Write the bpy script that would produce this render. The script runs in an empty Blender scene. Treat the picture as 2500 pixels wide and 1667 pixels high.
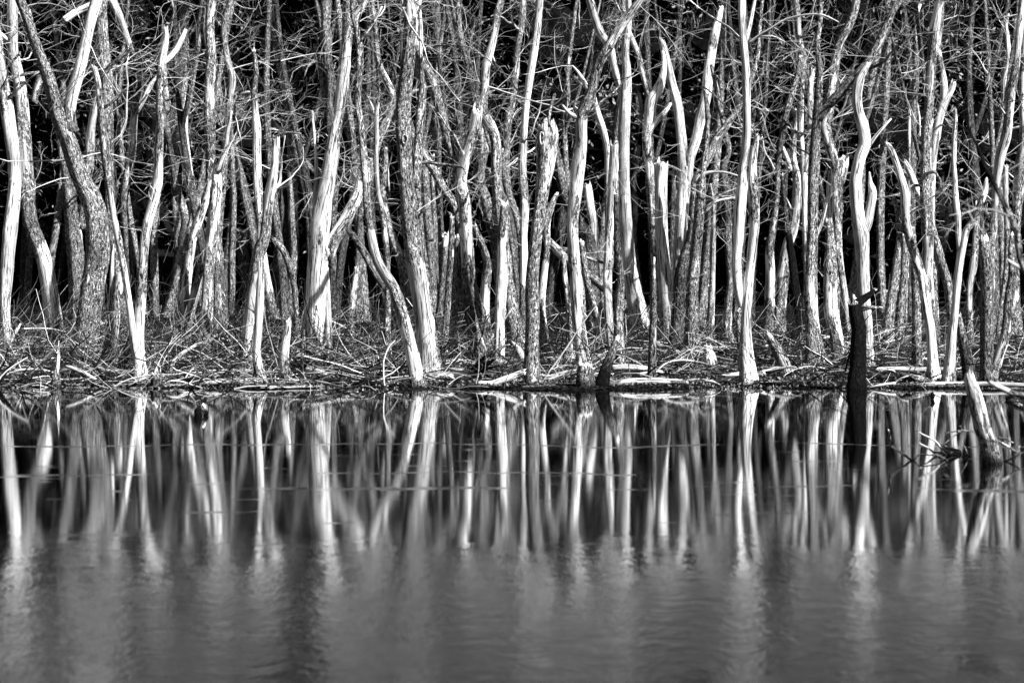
import bpy, math, random
import numpy as np
from mathutils import Vector

# ------------------------------------------------------------------ camera, sky, sun, exposure
SC = bpy.context.scene
COL = SC.collection
F, YH, CH = 7600.0, 560.0, 2.05          # focal length in photo pixels, horizon row, eye height (m)
cam_d = bpy.data.cameras.new('camera')
cam = bpy.data.objects.new('camera', cam_d); COL.objects.link(cam)
cam.location = (0, 0, CH); cam.rotation_euler = (math.radians(90), 0, 0)
cam_d.sensor_width = 36.0; cam_d.lens = 36.0 * F / 2500.0
cam_d.shift_y = -(1667 / 2 - YH) / 2500.0
cam_d.clip_start = 0.5; cam_d.clip_end = 2000
cam_d.dof.use_dof = True; cam_d.dof.focus_distance = 46.0; cam_d.dof.aperture_fstop = 4.0
SC.camera = cam

world = bpy.data.worlds.new('World'); SC.world = world; world.use_nodes = True
SUN_EL, SUN_AZ = 37.0, 123.0             # azimuth clockwise from +Y: behind the camera, to the right
wn, wl = world.node_tree.nodes, world.node_tree.links
sky = wn.new('ShaderNodeTexSky'); sky.sky_type = 'NISHITA'; sky.sun_disc = False
sky.sun_elevation = math.radians(SUN_EL); sky.sun_rotation = math.radians(SUN_AZ)
sky.air_density = 0.55; sky.dust_density = 0.2          # clear dry air: a deep sky, hard shadows
bw = wn.new('ShaderNodeRGBToBW')
wl.new(sky.outputs[0], bw.inputs[0]); wl.new(bw.outputs[0], wn['Background'].inputs[0])
wn['Background'].inputs[1].default_value = 0.05

sun_d = bpy.data.lights.new('sun', 'SUN'); sun_d.energy = 5.0; sun_d.angle = math.radians(0.5)
sun_d.color = (1, 1, 1)                  # the photograph is monochrome
sun = bpy.data.objects.new('sun', sun_d); COL.objects.link(sun); sun.location = (30, -30, 40)
_e, _a = math.radians(SUN_EL), math.radians(SUN_AZ)
sv = Vector((math.sin(_a) * math.cos(_e), math.cos(_a) * math.cos(_e), math.sin(_e)))
sun.rotation_euler = (-sv).to_track_quat('-Z', 'Y').to_euler()

vs = SC.view_settings
vs.view_transform = 'Standard'; vs.look = 'None'; vs.gamma = 1.0; vs.use_curve_mapping = False
vs.exposure = 1.95
SC.render.engine = 'CYCLES'
SC.cycles.max_bounces = 4; SC.cycles.diffuse_bounces = 1; SC.cycles.glossy_bounces = 2
SC.cycles.transmission_bounces = 2; SC.cycles.caustics_reflective = False
SC.cycles.use_denoising = True; SC.cycles.denoising_prefilter = 'ACCURATE'; SC.cycles.denoising_input_passes = 'RGB_ALBEDO_NORMAL'

random.seed(7)
RNG = np.random.default_rng(11)

# ------------------------------------------------------------------ materials
def new_mat(name):
    m = bpy.data.materials.new(name); m.use_nodes = True
    return m, m.node_tree.nodes, m.node_tree.links, m.node_tree.nodes['Principled BSDF']

class NT:
    """small helper to write node maths in a line"""
    def __init__(s, mat): s.n, s.l = mat.node_tree.nodes, mat.node_tree.links
    def put(s, sock, v):
        if hasattr(v, 'is_linked'): s.l.new(v, sock)
        else: sock.default_value = v
    def m(s, op, a, b=0.0, c=0.0, clamp=False):
        x = s.n.new('ShaderNodeMath'); x.operation = op; x.use_clamp = clamp
        for i, v in enumerate((a, b, c)): s.put(x.inputs[i], v)
        return x.outputs[0]
    def mr(s, v, a, b, c=0.0, d=1.0, smooth=True):
        x = s.n.new('ShaderNodeMapRange'); x.interpolation_type = 'SMOOTHSTEP' if smooth else 'LINEAR'
        for i, q in enumerate((v, a, b, c, d)): s.put(x.inputs[i], q)
        return x.outputs[0]
    def mix(s, f, a, b):
        x = s.n.new('ShaderNodeMix'); x.data_type = 'FLOAT'
        s.put(x.inputs[0], f); s.put(x.inputs[2], a); s.put(x.inputs[3], b)
        return x.outputs[0]
    def scale(s, v, k):
        x = s.n.new('ShaderNodeVectorMath'); x.operation = 'MULTIPLY'
        s.l.new(v, x.inputs[0]); x.inputs[1].default_value = k
        return x.outputs[0]
    def noise(s, v, sc=1.0, det=3.0, rough=0.55, dist=0.0):
        x = s.n.new('ShaderNodeTexNoise'); s.l.new(v, x.inputs['Vector'])
        x.inputs['Scale'].default_value = sc; x.inputs['Detail'].default_value = det
        x.inputs['Roughness'].default_value = rough; x.inputs['Distortion'].default_value = dist
        return x.outputs[0]
    def attr(s, name):
        x = s.n.new('ShaderNodeAttribute'); x.attribute_name = name
        return x
    def bump(s, h, strength, dist):
        x = s.n.new('ShaderNodeBump'); x.inputs['Strength'].default_value = strength
        x.inputs['Distance'].default_value = dist; s.l.new(h, x.inputs['Height'])
        return x.outputs[0]

def wood_material():
    m, n, l, p = new_mat('weathered_wood'); t = NT(m)
    tc = t.attr('tc').outputs['Vector']; bare = t.attr('bare').outputs['Fac']
    # bark: furrows that run along the trunk
    fur = t.noise(t.scale(tc, (62, 62, 15)), 1, 3, 0.62, 0.7)
    plate = t.noise(t.scale(tc, (120, 120, 60)), 1, 2, 0.6)
    f1 = t.mr(fur, 0.41, 0.52); f2 = t.mr(plate, 0.40, 0.54)
    rid = t.m('MULTIPLY', f1, t.mix(0.75, 1.0, f2))
    tone = t.mr(t.noise(t.scale(tc, (2.6, 2.6, 1.1)), 1, 3, 0.6), 0.3, 0.7, 0.55, 1.25)
    old = t.mr(bare, 0.0, 0.33, 0.02, 1.0, False)
    lich = t.mr(t.noise(t.scale(tc, (30, 30, 16)), 1, 4, 0.7), 0.50, 0.58)
    bark = t.mix(rid, 0.008, t.mix(lich, 0.27, 0.66))
    bark = t.m('MULTIPLY', t.m('MULTIPLY', bark, tone), old)
    # bare wood: pale, with drying cracks, stains and pits
    crack = t.mr(t.noise(t.scale(tc, (60, 60, 1.5)), 1, 3, 0.6), 0.40, 0.45)
    grain = t.mr(t.noise(t.scale(tc, (95, 95, 2.2)), 1, 2, 0.5), 0.36, 0.60, 0.48, 1.0)
    stain = t.mr(t.noise(t.scale(tc, (3.2, 3.2, 0.9)), 1, 4, 0.6), 0.40, 0.62, 0.42, 1.0)
    vo = n.new('ShaderNodeTexVoronoi'); l.new(t.scale(tc, (15, 15, 9)), vo.inputs['Vector'])
    pit = t.mr(t.m('ADD', vo.outputs['Distance'], t.m('MULTIPLY', t.noise(tc, 2.0, 1), 0.34)), 0.24, 0.30)
    wood = t.m('MULTIPLY', t.m('MULTIPLY', t.m('MULTIPLY', t.mix(crack, 0.06, 0.74), grain), stain), t.mix(pit, 0.10, 1.0))
    nz = t.noise(t.scale(tc, (8, 8, 2.0)), 1, 4, 0.6)
    msk = t.mr(t.m('ADD', bare, t.m('MULTIPLY', t.m('SUBTRACT', nz, 0.5), 1.5)), 0.57, 0.63)
    col = t.mix(msk, bark, wood)
    # flood stain on whatever stands near the water level
    geo = n.new('ShaderNodeNewGeometry'); sx = n.new('ShaderNodeSeparateXYZ'); l.new(geo.outputs['Position'], sx.inputs[0])
    wz = t.m('ADD', sx.outputs['Z'], t.m('MULTIPLY', t.noise(t.scale(tc, (9, 9, 4)), 1, 3), 0.10))
    col = t.m('MULTIPLY', col, t.mr(wz, 0.06, 0.15, 0.30, 1.0))
    cc = n.new('ShaderNodeCombineColor')
    for i in range(3): l.new(col, cc.inputs[i])
    l.new(cc.outputs[0], p.inputs['Base Color'])
    p.inputs['Roughness'].default_value = 0.85; p.inputs['Specular IOR Level'].default_value = 0.05
    h = t.mix(msk, rid, t.m('ADD', 1.15, t.m('MULTIPLY', crack, 0.35)))
    l.new(t.bump(h, 1.0, 0.035), p.inputs['Normal'])
    return m

def grey_material(name, v, rough=0.85, spec=0.2):
    m, n, l, p = new_mat(name); t = NT(m)
    geo = n.new('ShaderNodeNewGeometry')
    c = t.mr(t.noise(geo.outputs['Position'], 6.0, 4, 0.6), 0.3, 0.7, v * 0.6, v * 1.3)
    cc = n.new('ShaderNodeCombineColor')
    for i in range(3): l.new(c, cc.inputs[i])
    l.new(cc.outputs[0], p.inputs['Base Color'])
    p.inputs['Roughness'].default_value = rough; p.inputs['Specular IOR Level'].default_value = spec
    return m

def ground_material():
    m, n, l, p = new_mat('leaf_litter'); t = NT(m)
    geo = n.new('ShaderNodeNewGeometry'); pos = geo.outputs['Position']
    sp = t.mr(t.noise(t.scale(pos, (26, 7, 26)), 1, 4, 0.7), 0.45, 0.66)
    pa = t.mr(t.noise(pos, 0.7, 4, 0.6), 0.35, 0.65)
    sx = n.new('ShaderNodeSeparateXYZ'); l.new(pos, sx.inputs[0])
    c = t.mix(t.m('MULTIPLY', sp, t.mix(pa, 0.5, 1.0)), 0.002, 0.045)
    duff_shade = t.mr(sx.outputs['Y'], 50.0, 58.0)                # dark needle duff, painted near-black as woodland shade
    c = t.mix(duff_shade, c, 0.006)
    wet = t.mr(t.m('ADD', sx.outputs['Z'], t.m('MULTIPLY', t.noise(pos, 3.0, 3), 0.06)), 0.03, 0.09, 0.3, 1.0)
    c = t.m('MULTIPLY', c, wet)
    cc = n.new('ShaderNodeCombineColor')
    for i in range(3): l.new(c, cc.inputs[i])
    l.new(cc.outputs[0], p.inputs['Base Color'])
    p.inputs['Roughness'].default_value = 1.0; p.inputs['Specular IOR Level'].default_value = 0.0
    l.new(t.bump(t.noise(t.scale(pos, (14, 9, 14)), 1, 4, 0.65), 0.8, 0.06), p.inputs['Normal'])
    return m

def water_material():
    m, n, l, p = new_mat('pond_water'); t = NT(m)
    geo = n.new('ShaderNodeNewGeometry'); pos = geo.outputs['Position']
    sx = n.new('ShaderNodeSeparateXYZ'); l.new(pos, sx.inputs[0])
    X, Y = sx.outputs['X'], sx.outputs['Y']
    # calm water under the far bank, a wind-ruffled reach nearer the viewer
    edge = t.m('ADD', Y, t.m('MULTIPLY', t.m('SUBTRACT', t.noise(t.scale(pos, (1.3, 0.45, 1)), 1, 6, 0.7), 0.5), 7.5))
    ruf = t.mr(edge, 21.2, 15.6)
    cat = t.mr(t.noise(t.scale(pos, (2.4, 0.9, 1)), 1, 6, 0.75), 0.36, 0.64, 0.70, 1.32)
    # thin, broken breeze lines on the calm reach
    wander = t.m('MULTIPLY', t.m('SUBTRACT', t.noise(t.scale(pos, (0.30, 0.10, 1)), 1, 4, 0.6), 0.5), 3.2)
    yy = t.m('ADD', Y, wander); lines = None
    for y0, wd, lo in ((35.6, .05, .52), (29.6, .09, .40), (26.2, .07, .50), (24.6, .12, .47), (22.4, .08, .53)):
        g = t.mr(t.m('ABSOLUTE', t.m('SUBTRACT', yy, y0)), wd * 1.5, wd * 0.3)
        g = t.m('MULTIPLY', g, t.mr(t.noise(t.scale(pos, (0.28, 0.5, 1)), 1 + 0.11 * y0 % 1, 3, 0.6), lo, lo + 0.10))
        lines = g if lines is None else t.m('MAXIMUM', lines, g)
    dash = t.mr(t.noise(t.scale(pos, (0.9, 2.6, 1)), 1, 4, 0.65), 0.60, 0.68)
    dash = t.m('MULTIPLY', dash, t.m('MULTIPLY', t.mr(Y, 35.0, 27.0), 0.6))
    lines = t.m('MAXIMUM', lines, dash)
    rough = t.m('ADD', t.mr(Y, 38.0, 23.0, 0.040, 0.060), t.m('MULTIPLY', lines, 0.12))
    rough = t.mix(ruf, rough, t.m('MULTIPLY', cat, 0.155))
    gl = n.new('ShaderNodeBsdfGlossy'); gl.distribution = 'BECKMANN'; gl.inputs['Color'].default_value = (1, 1, 1, 1)
    l.new(rough, gl.inputs['Roughness'])
    rip = t.noise(t.scale(pos, (8.0, 4.0, 1)), 1, 4, 0.65)
    bmp = t.bump(t.m('MULTIPLY', rip, t.m('ADD', 0.004, t.m('MULTIPLY', ruf, 0.25))), 0.35, 0.05)
    l.new(bmp, gl.inputs['Normal'])
    df = n.new('ShaderNodeBsdfDiffuse'); df.inputs['Color'].default_value = (0.0004, 0.0004, 0.0004, 1)
    fr = n.new('ShaderNodeFresnel'); fr.inputs['IOR'].default_value = 1.9
    mx = n.new('ShaderNodeMixShader'); l.new(fr.outputs[0], mx.inputs[0]); l.new(df.outputs[0], mx.inputs[1]); l.new(gl.outputs[0], mx.inputs[2])
    l.new(mx.outputs[0], n['Material Output'].inputs['Surface'])
    return m

def twig_material():
    m, n, l, p = new_mat('dead_twig'); t = NT(m)
    c = t.mr(t.attr('bare').outputs['Fac'], 0.0, 1.0, 0.006, 0.55, False)
    cc = n.new('ShaderNodeCombineColor')
    for i in range(3): l.new(c, cc.inputs[i])
    l.new(cc.outputs[0], p.inputs['Base Color'])
    p.inputs['Roughness'].default_value = 0.85; p.inputs['Specular IOR Level'].default_value = 0.05
    return m

TWIG = twig_material(); WOOD = wood_material(); GROUND = ground_material(); WATER = water_material()
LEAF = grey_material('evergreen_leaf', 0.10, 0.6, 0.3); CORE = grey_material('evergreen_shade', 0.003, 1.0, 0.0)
LITTER = grey_material('dead_leaf', 0.07, 0.6, 0.4)

# ------------------------------------------------------------------ mesh helpers
def tag(o, label=None, cat=None, group=None, kind=None):
    if label: o['label'] = label
    if cat: o['category'] = cat
    if group: o['group'] = group
    if kind: o['kind'] = kind
    return o

class MB:
    """collects vertices, faces and the two wood attributes of ONE mesh"""
    def __init__(s): s.v, s.f, s.b, s.t, s.n = [], [], [], [], 0
    def add(s, v, f, b, t):
        s.v.append(np.asarray(v, float)); s.b.append(np.asarray(b, float)); s.t.append(np.asarray(t, float))
        s.f += [tuple(int(i) + s.n for i in q) for q in f] if not isinstance(f, np.ndarray) else (f + s.n).tolist()
        s.n += len(v)
    def build(s, name, mat, parent=None, origin=(0, 0, 0), smooth=True, kind=None):
        me = bpy.data.meshes.new(name)
        V = np.concatenate(s.v) - np.asarray(origin)
        me.from_pydata(V, [], s.f); me.update()
        a = me.attributes.new('bare', 'FLOAT', 'POINT'); a.data.foreach_set('value', np.concatenate(s.b).astype(np.float32))
        a = me.attributes.new('tc', 'FLOAT_VECTOR', 'POINT'); a.data.foreach_set('vector', np.concatenate(s.t).astype(np.float32).ravel())
        if smooth: me.polygons.foreach_set('use_smooth', np.ones(len(me.polygons), bool))
        me.materials.append(mat)
        o = bpy.data.objects.new(name, me); COL.objects.link(o)
        if parent is not None: o.parent = parent
        if kind: o['kind'] = kind
        return o

def quads_for(nr, ns):
    i = np.arange(nr - 1)[:, None] * ns; j = np.arange(ns)[None, :]; k = (j + 1) % ns
    return np.stack([i + j, i + k, i + ns + k, i + ns + j], -1).reshape(-1, 4)

def frames(P):
    T = np.gradient(P, axis=0); T /= np.linalg.norm(T, axis=1)[:, None] + 1e-9
    ref = np.array([0., 1., 0.]); ref = np.where(np.abs(T @ ref)[:, None] > 0.93, np.array([[1., 0., 0.]]), ref[None])
    U = np.cross(ref, T); U /= np.linalg.norm(U, axis=1)[:, None] + 1e-9
    return T, U, np.cross(T, U)

def trunk_mesh(mb, P, R, B, ns=16, end='taper', lump=1.0, flare=0.0, rnd=None, start='open'):
    """one tapering, lumpy stem; end: 'taper' point, 'broken' splinters"""
    rnd = rnd or RNG
    n = len(P); T, U, V = frames(P)
    S = np.concatenate([[0], np.cumsum(np.linalg.norm(np.diff(P, axis=0), axis=1))])
    th = np.linspace(0, 2 * np.pi, ns, endpoint=False)
    ph = rnd.uniform(0, 6.28, 6); s = S[:, None]; a = th[None]
    mod = 1 + lump * (0.055 * np.sin(2 * a + ph[0] + 0.7 * s) + 0.04 * np.sin(3 * a + ph[1] - 1.3 * s) + 0.03 * np.sin(5 * a + ph[2] + 0.5 * s)
                      + 0.03 * np.sin(2.3 * s + ph[3]) + 0.02 * np.sin(6.1 * s + ph[4] + a) + 0.018 * rnd.standard_normal((n, ns)))
    L = S[-1]
    for _ in range(int(L * 1.1 * lump)):                                   # knots and healed branch scars
        s0, a0 = rnd.uniform(0, L), rnd.uniform(0, 6.28)
        rr = np.interp(s0, S, R)
        da = (a - a0 + np.pi) % (2 * np.pi) - np.pi
        mod += rnd.uniform(0.1, 0.32) * np.exp(-((s - s0) / (0.05 + rr * 0.4)) ** 2 - (da / 0.45) ** 2)
    if flare:
        fl = np.exp(-np.maximum(P[:, 2] - 0.05, 0) / 0.22)[:, None]
        mod += flare * fl * (0.22 + 0.16 * np.sin(4 * a + ph[5]) + 0.08 * np.sin(7 * a + ph[0]))
    rad = R[:, None] * mod
    ring = P[:, None, :] + rad[..., None] * (np.cos(a)[..., None] * U[:, None, :] + np.sin(a)[..., None] * V[:, None, :])
    off = rnd.uniform(-50, 50, 3)
    tc = np.stack([rad * np.cos(a), rad * np.sin(a), s + 0 * a], -1) + off
    bb = np.repeat(B[:, None], ns, 1)
    if end == 'broken':
        w = R[-1]
        sp = np.repeat(rnd.uniform(0, 1, (ns + 1) // 2), 2)[:ns] ** 2 * 0.7 + rnd.uniform(0, 0.3, ns)
        hgt = sp * min(2.0 * w + 0.02, 0.22)
        tip = ring[-1] + T[-1] * hgt[:, None] + (P[-1] - ring[-1]) * (0.30 * sp[:, None])
        inn = P[-1] + (ring[-1] - P[-1]) * 0.55 + T[-1] * (hgt * 0.35)[:, None] - T[-1] * 0.02
        ring = np.concatenate([ring, tip[None], inn[None]]); bb = np.concatenate([bb, np.full((2, ns), 0.95)])
        t2 = tc[-1] + np.array([0, 0, 1]) * hgt[:, None]
        tc = np.concatenate([tc, t2[None], (tc[-1] * np.array([.5, .5, 1]) + off * np.array([.5, .5, 0]))[None]])
    m = len(ring)
    verts = ring.reshape(-1, 3); faces = quads_for(m, ns).tolist()
    tcs = tc.reshape(-1, 3); bs = bb.reshape(-1)
    endp = P[-1] + T[-1] * (R[-1] if end == 'taper' else -0.08)
    verts = np.concatenate([verts, endp[None], P[:1] - T[:1] * R[0] * 0.3]); bs = np.append(bs, [bs[-1] if end == 'taper' else 0.2, bs[0]])
    tcs = np.concatenate([tcs, off[None] + [0, 0, L], off[None]])
    c = m * ns
    faces += [((m - 1) * ns + j, (m - 1) * ns + (j + 1) % ns, c) for j in range(ns)]
    faces += [((j + 1) % ns, j, c + 1) for j in range(ns)]
    mb.add(verts, faces, bs, tcs)

def batch_tubes(mb, P, R, B, ns=3):
    """many thin twigs at once: P (T,n,3), R (T,n), B (T,)"""
    T, n = R.shape
    if T == 0: return
    D = P[:, -1] - P[:, 0]; D /= np.linalg.norm(D, axis=1)[:, None] + 1e-9
    ref = np.where(np.abs(D[:, 1:2]) > 0.8, np.array([[1., 0, 0]]), np.array([[0, 1., 0]]))
    U = np.cross(D, ref); U /= np.linalg.norm(U, axis=1)[:, None] + 1e-9
    V = np.cross(D, U)
    th = np.linspace(0, 2 * np.pi, ns, endpoint=False)
    off = np.cos(th)[None, :, None] * U[:, None] + np.sin(th)[None, :, None] * V[:, None]      # T,ns,3
    ring = P[:, :, None, :] + R[:, :, None, None] * off[:, None]
    q = quads_for(n, ns)
    faces = (np.arange(T)[:, None, None] * (n * ns) + q[None]).reshape(-1, 4)
    mb.add(ring.reshape(-1, 3), faces, np.repeat(B, n * ns), ring.reshape(-1, 3) * np.array([1, 1, 0.5]))

def norm(v): return v / (np.linalg.norm(v, axis=-1, keepdims=True) + 1e-9)

def grow(start, d, length, n, wander, up, rnd):
    """curved polylines (T,n,3)"""
    T = len(start); P = np.zeros((T, n, 3)); P[:, 0] = start; step = (length / (n - 1))[:, None]
    bend = rnd.standard_normal((T, 3)) * wander
    for i in range(1, n):
        d = norm(d + bend * 0.5 + rnd.standard_normal((T, 3)) * wander * 0.6 + np.array([0, 0, up]))
        P[:, i] = P[:, i - 1] + d * step
    return P

def sprout(P, k, rnd, lo=0.25, hi=1.0):
    """k start points and directions along every polyline in P (T,n,3)"""
    T, n, _ = P.shape
    u = rnd.uniform(lo, hi, (T, k)) * (n - 1); i = np.minimum(u.astype(int), n - 2); f = (u - i)[..., None]
    ti = np.arange(T)[:, None]
    a, b = P[ti, i], P[ti, i + 1]
    return (a + (b - a) * f).reshape(-1, 3), norm(b - a).reshape(-1, 3), u.reshape(-1) / (n - 1)

def twig_spray(mb, starts, dirs, lens, rads, rnd, k2=5, k3=3, bare=0.55):
    n1 = 7
    P1 = grow(starts, dirs, lens, n1, 0.26, 0.05, rnd)
    R1 = rads[:, None] * np.linspace(1, 0.25, n1)[None]
    B1 = np.clip(bare + rnd.uniform(-0.5, 0.5, len(starts)), 0.03, 1)
    batch_tubes(mb, P1, R1, B1, 4)
    s2, d2, u2 = sprout(P1, k2, rnd)
    d2 = norm(d2 + rnd.standard_normal(d2.shape) * 0.75 + np.array([0, 0, 0.1]))
    l2 = np.repeat(lens, k2) * (1.1 - 0.6 * u2) * rnd.uniform(0.25, 0.8, len(u2))
    r2 = np.maximum(np.repeat(rads, k2) * 0.42, 0.0017)
    P2 = grow(s2, d2, l2, 5, 0.22, 0.04, rnd)
    batch_tubes(mb, P2, r2[:, None] * np.linspace(1, 0.45, 5)[None], np.clip(np.repeat(B1, k2) + rnd.uniform(-.2, .3, len(u2)), 0.1, 1), 3)
    if k3:
        s3, d3, u3 = sprout(P2, k3, rnd)
        d3 = norm(d3 + rnd.standard_normal(d3.shape) * 0.7 + np.array([0, 0, 0.1]))
        l3 = np.repeat(l2, k3) * rnd.uniform(0.25, 0.7, len(u3))
        P3 = grow(s3, d3, l3, 4, 0.16, 0.03, rnd)
        batch_tubes(mb, P3, np.full((len(u3), 4), 0.0014) * np.linspace(1, .6, 4)[None], rnd.uniform(0, 1, len(u3)) ** 1.6, 3)

# ------------------------------------------------------------------ photo pixels -> places
TILES = {c: (400 * (i // 2), 450 * (i % 2), 3.136) for i, c in enumerate('ABCDEFGHIJKL')}
TILES.update(M=(2100, 850, 4.48), P=(0, 750, 3.7632), Q=(625, 750, 3.7632))

def zg(d):
    """height of the bank at distance d"""
    return np.where(d < 40.0, (d - 40.0) * 0.12, 0.10 * (1 - np.exp(-(d - 40.0) / 1.6)) + 0.0035 * (d - 40.0))

def dist_of(py):
    d = 45.0
    for _ in range(60): d = 0.75 * d + 0.25 * F * (CH - float(zg(d))) / (py - YH)
    return d

def at(px, py, d):
    return np.array([(px - 1250) / F * d, d, CH - (py - YH) / F * d])

def parse(path):
    """'B 62,1260,45,8/40,950,62 ...' -> rows px, py, width px, bare 0..1"""
    out, tile, b = [], None, 4.0
    for tok in path.replace('\n', ' ').split('/'):
        tok = tok.strip()
        for piece in tok.split():
            if piece.isalpha(): tile = piece; continue
            v = [float(q) for q in piece.split(',')]
            if len(v) > 3: b = v[3]
            ox, oy, k = TILES[tile]
            out.append((ox + v[0] / k, oy + v[1] / k, 1.13 * (v[2] if len(v) > 2 else 14) / k, b / 9.0))
    return np.array(out)

def smooth_path(A, step_px):
    """Catmull-Rom through the rows of A"""
    if len(A) < 2: return A
    E = np.concatenate([[2 * A[0] - A[1]], A, [2 * A[-1] - A[-2]]]); E[:, 2:] = np.concatenate([A[:1, 2:], A[:, 2:], A[-1:, 2:]])
    out = []
    for i in range(1, len(E) - 2):
        p0, p1, p2, p3 = E[i - 1:i + 3]
        k = max(2, int(math.hypot(*(p2 - p1)[:2]) / step_px))
        for u in np.linspace(0, 1, k, endpoint=False):
            q = 0.5 * (2 * p1 + (p2 - p0) * u + (2 * p0 - 5 * p1 + 4 * p2 - p3) * u * u + (3 * p1 - p0 - 3 * p2 + p3) * u ** 3)
            q[2:] = p1[2:] + (p2[2:] - p1[2:]) * u
            out.append(q)
    out.append(A[-1])
    return np.array(out)

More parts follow.
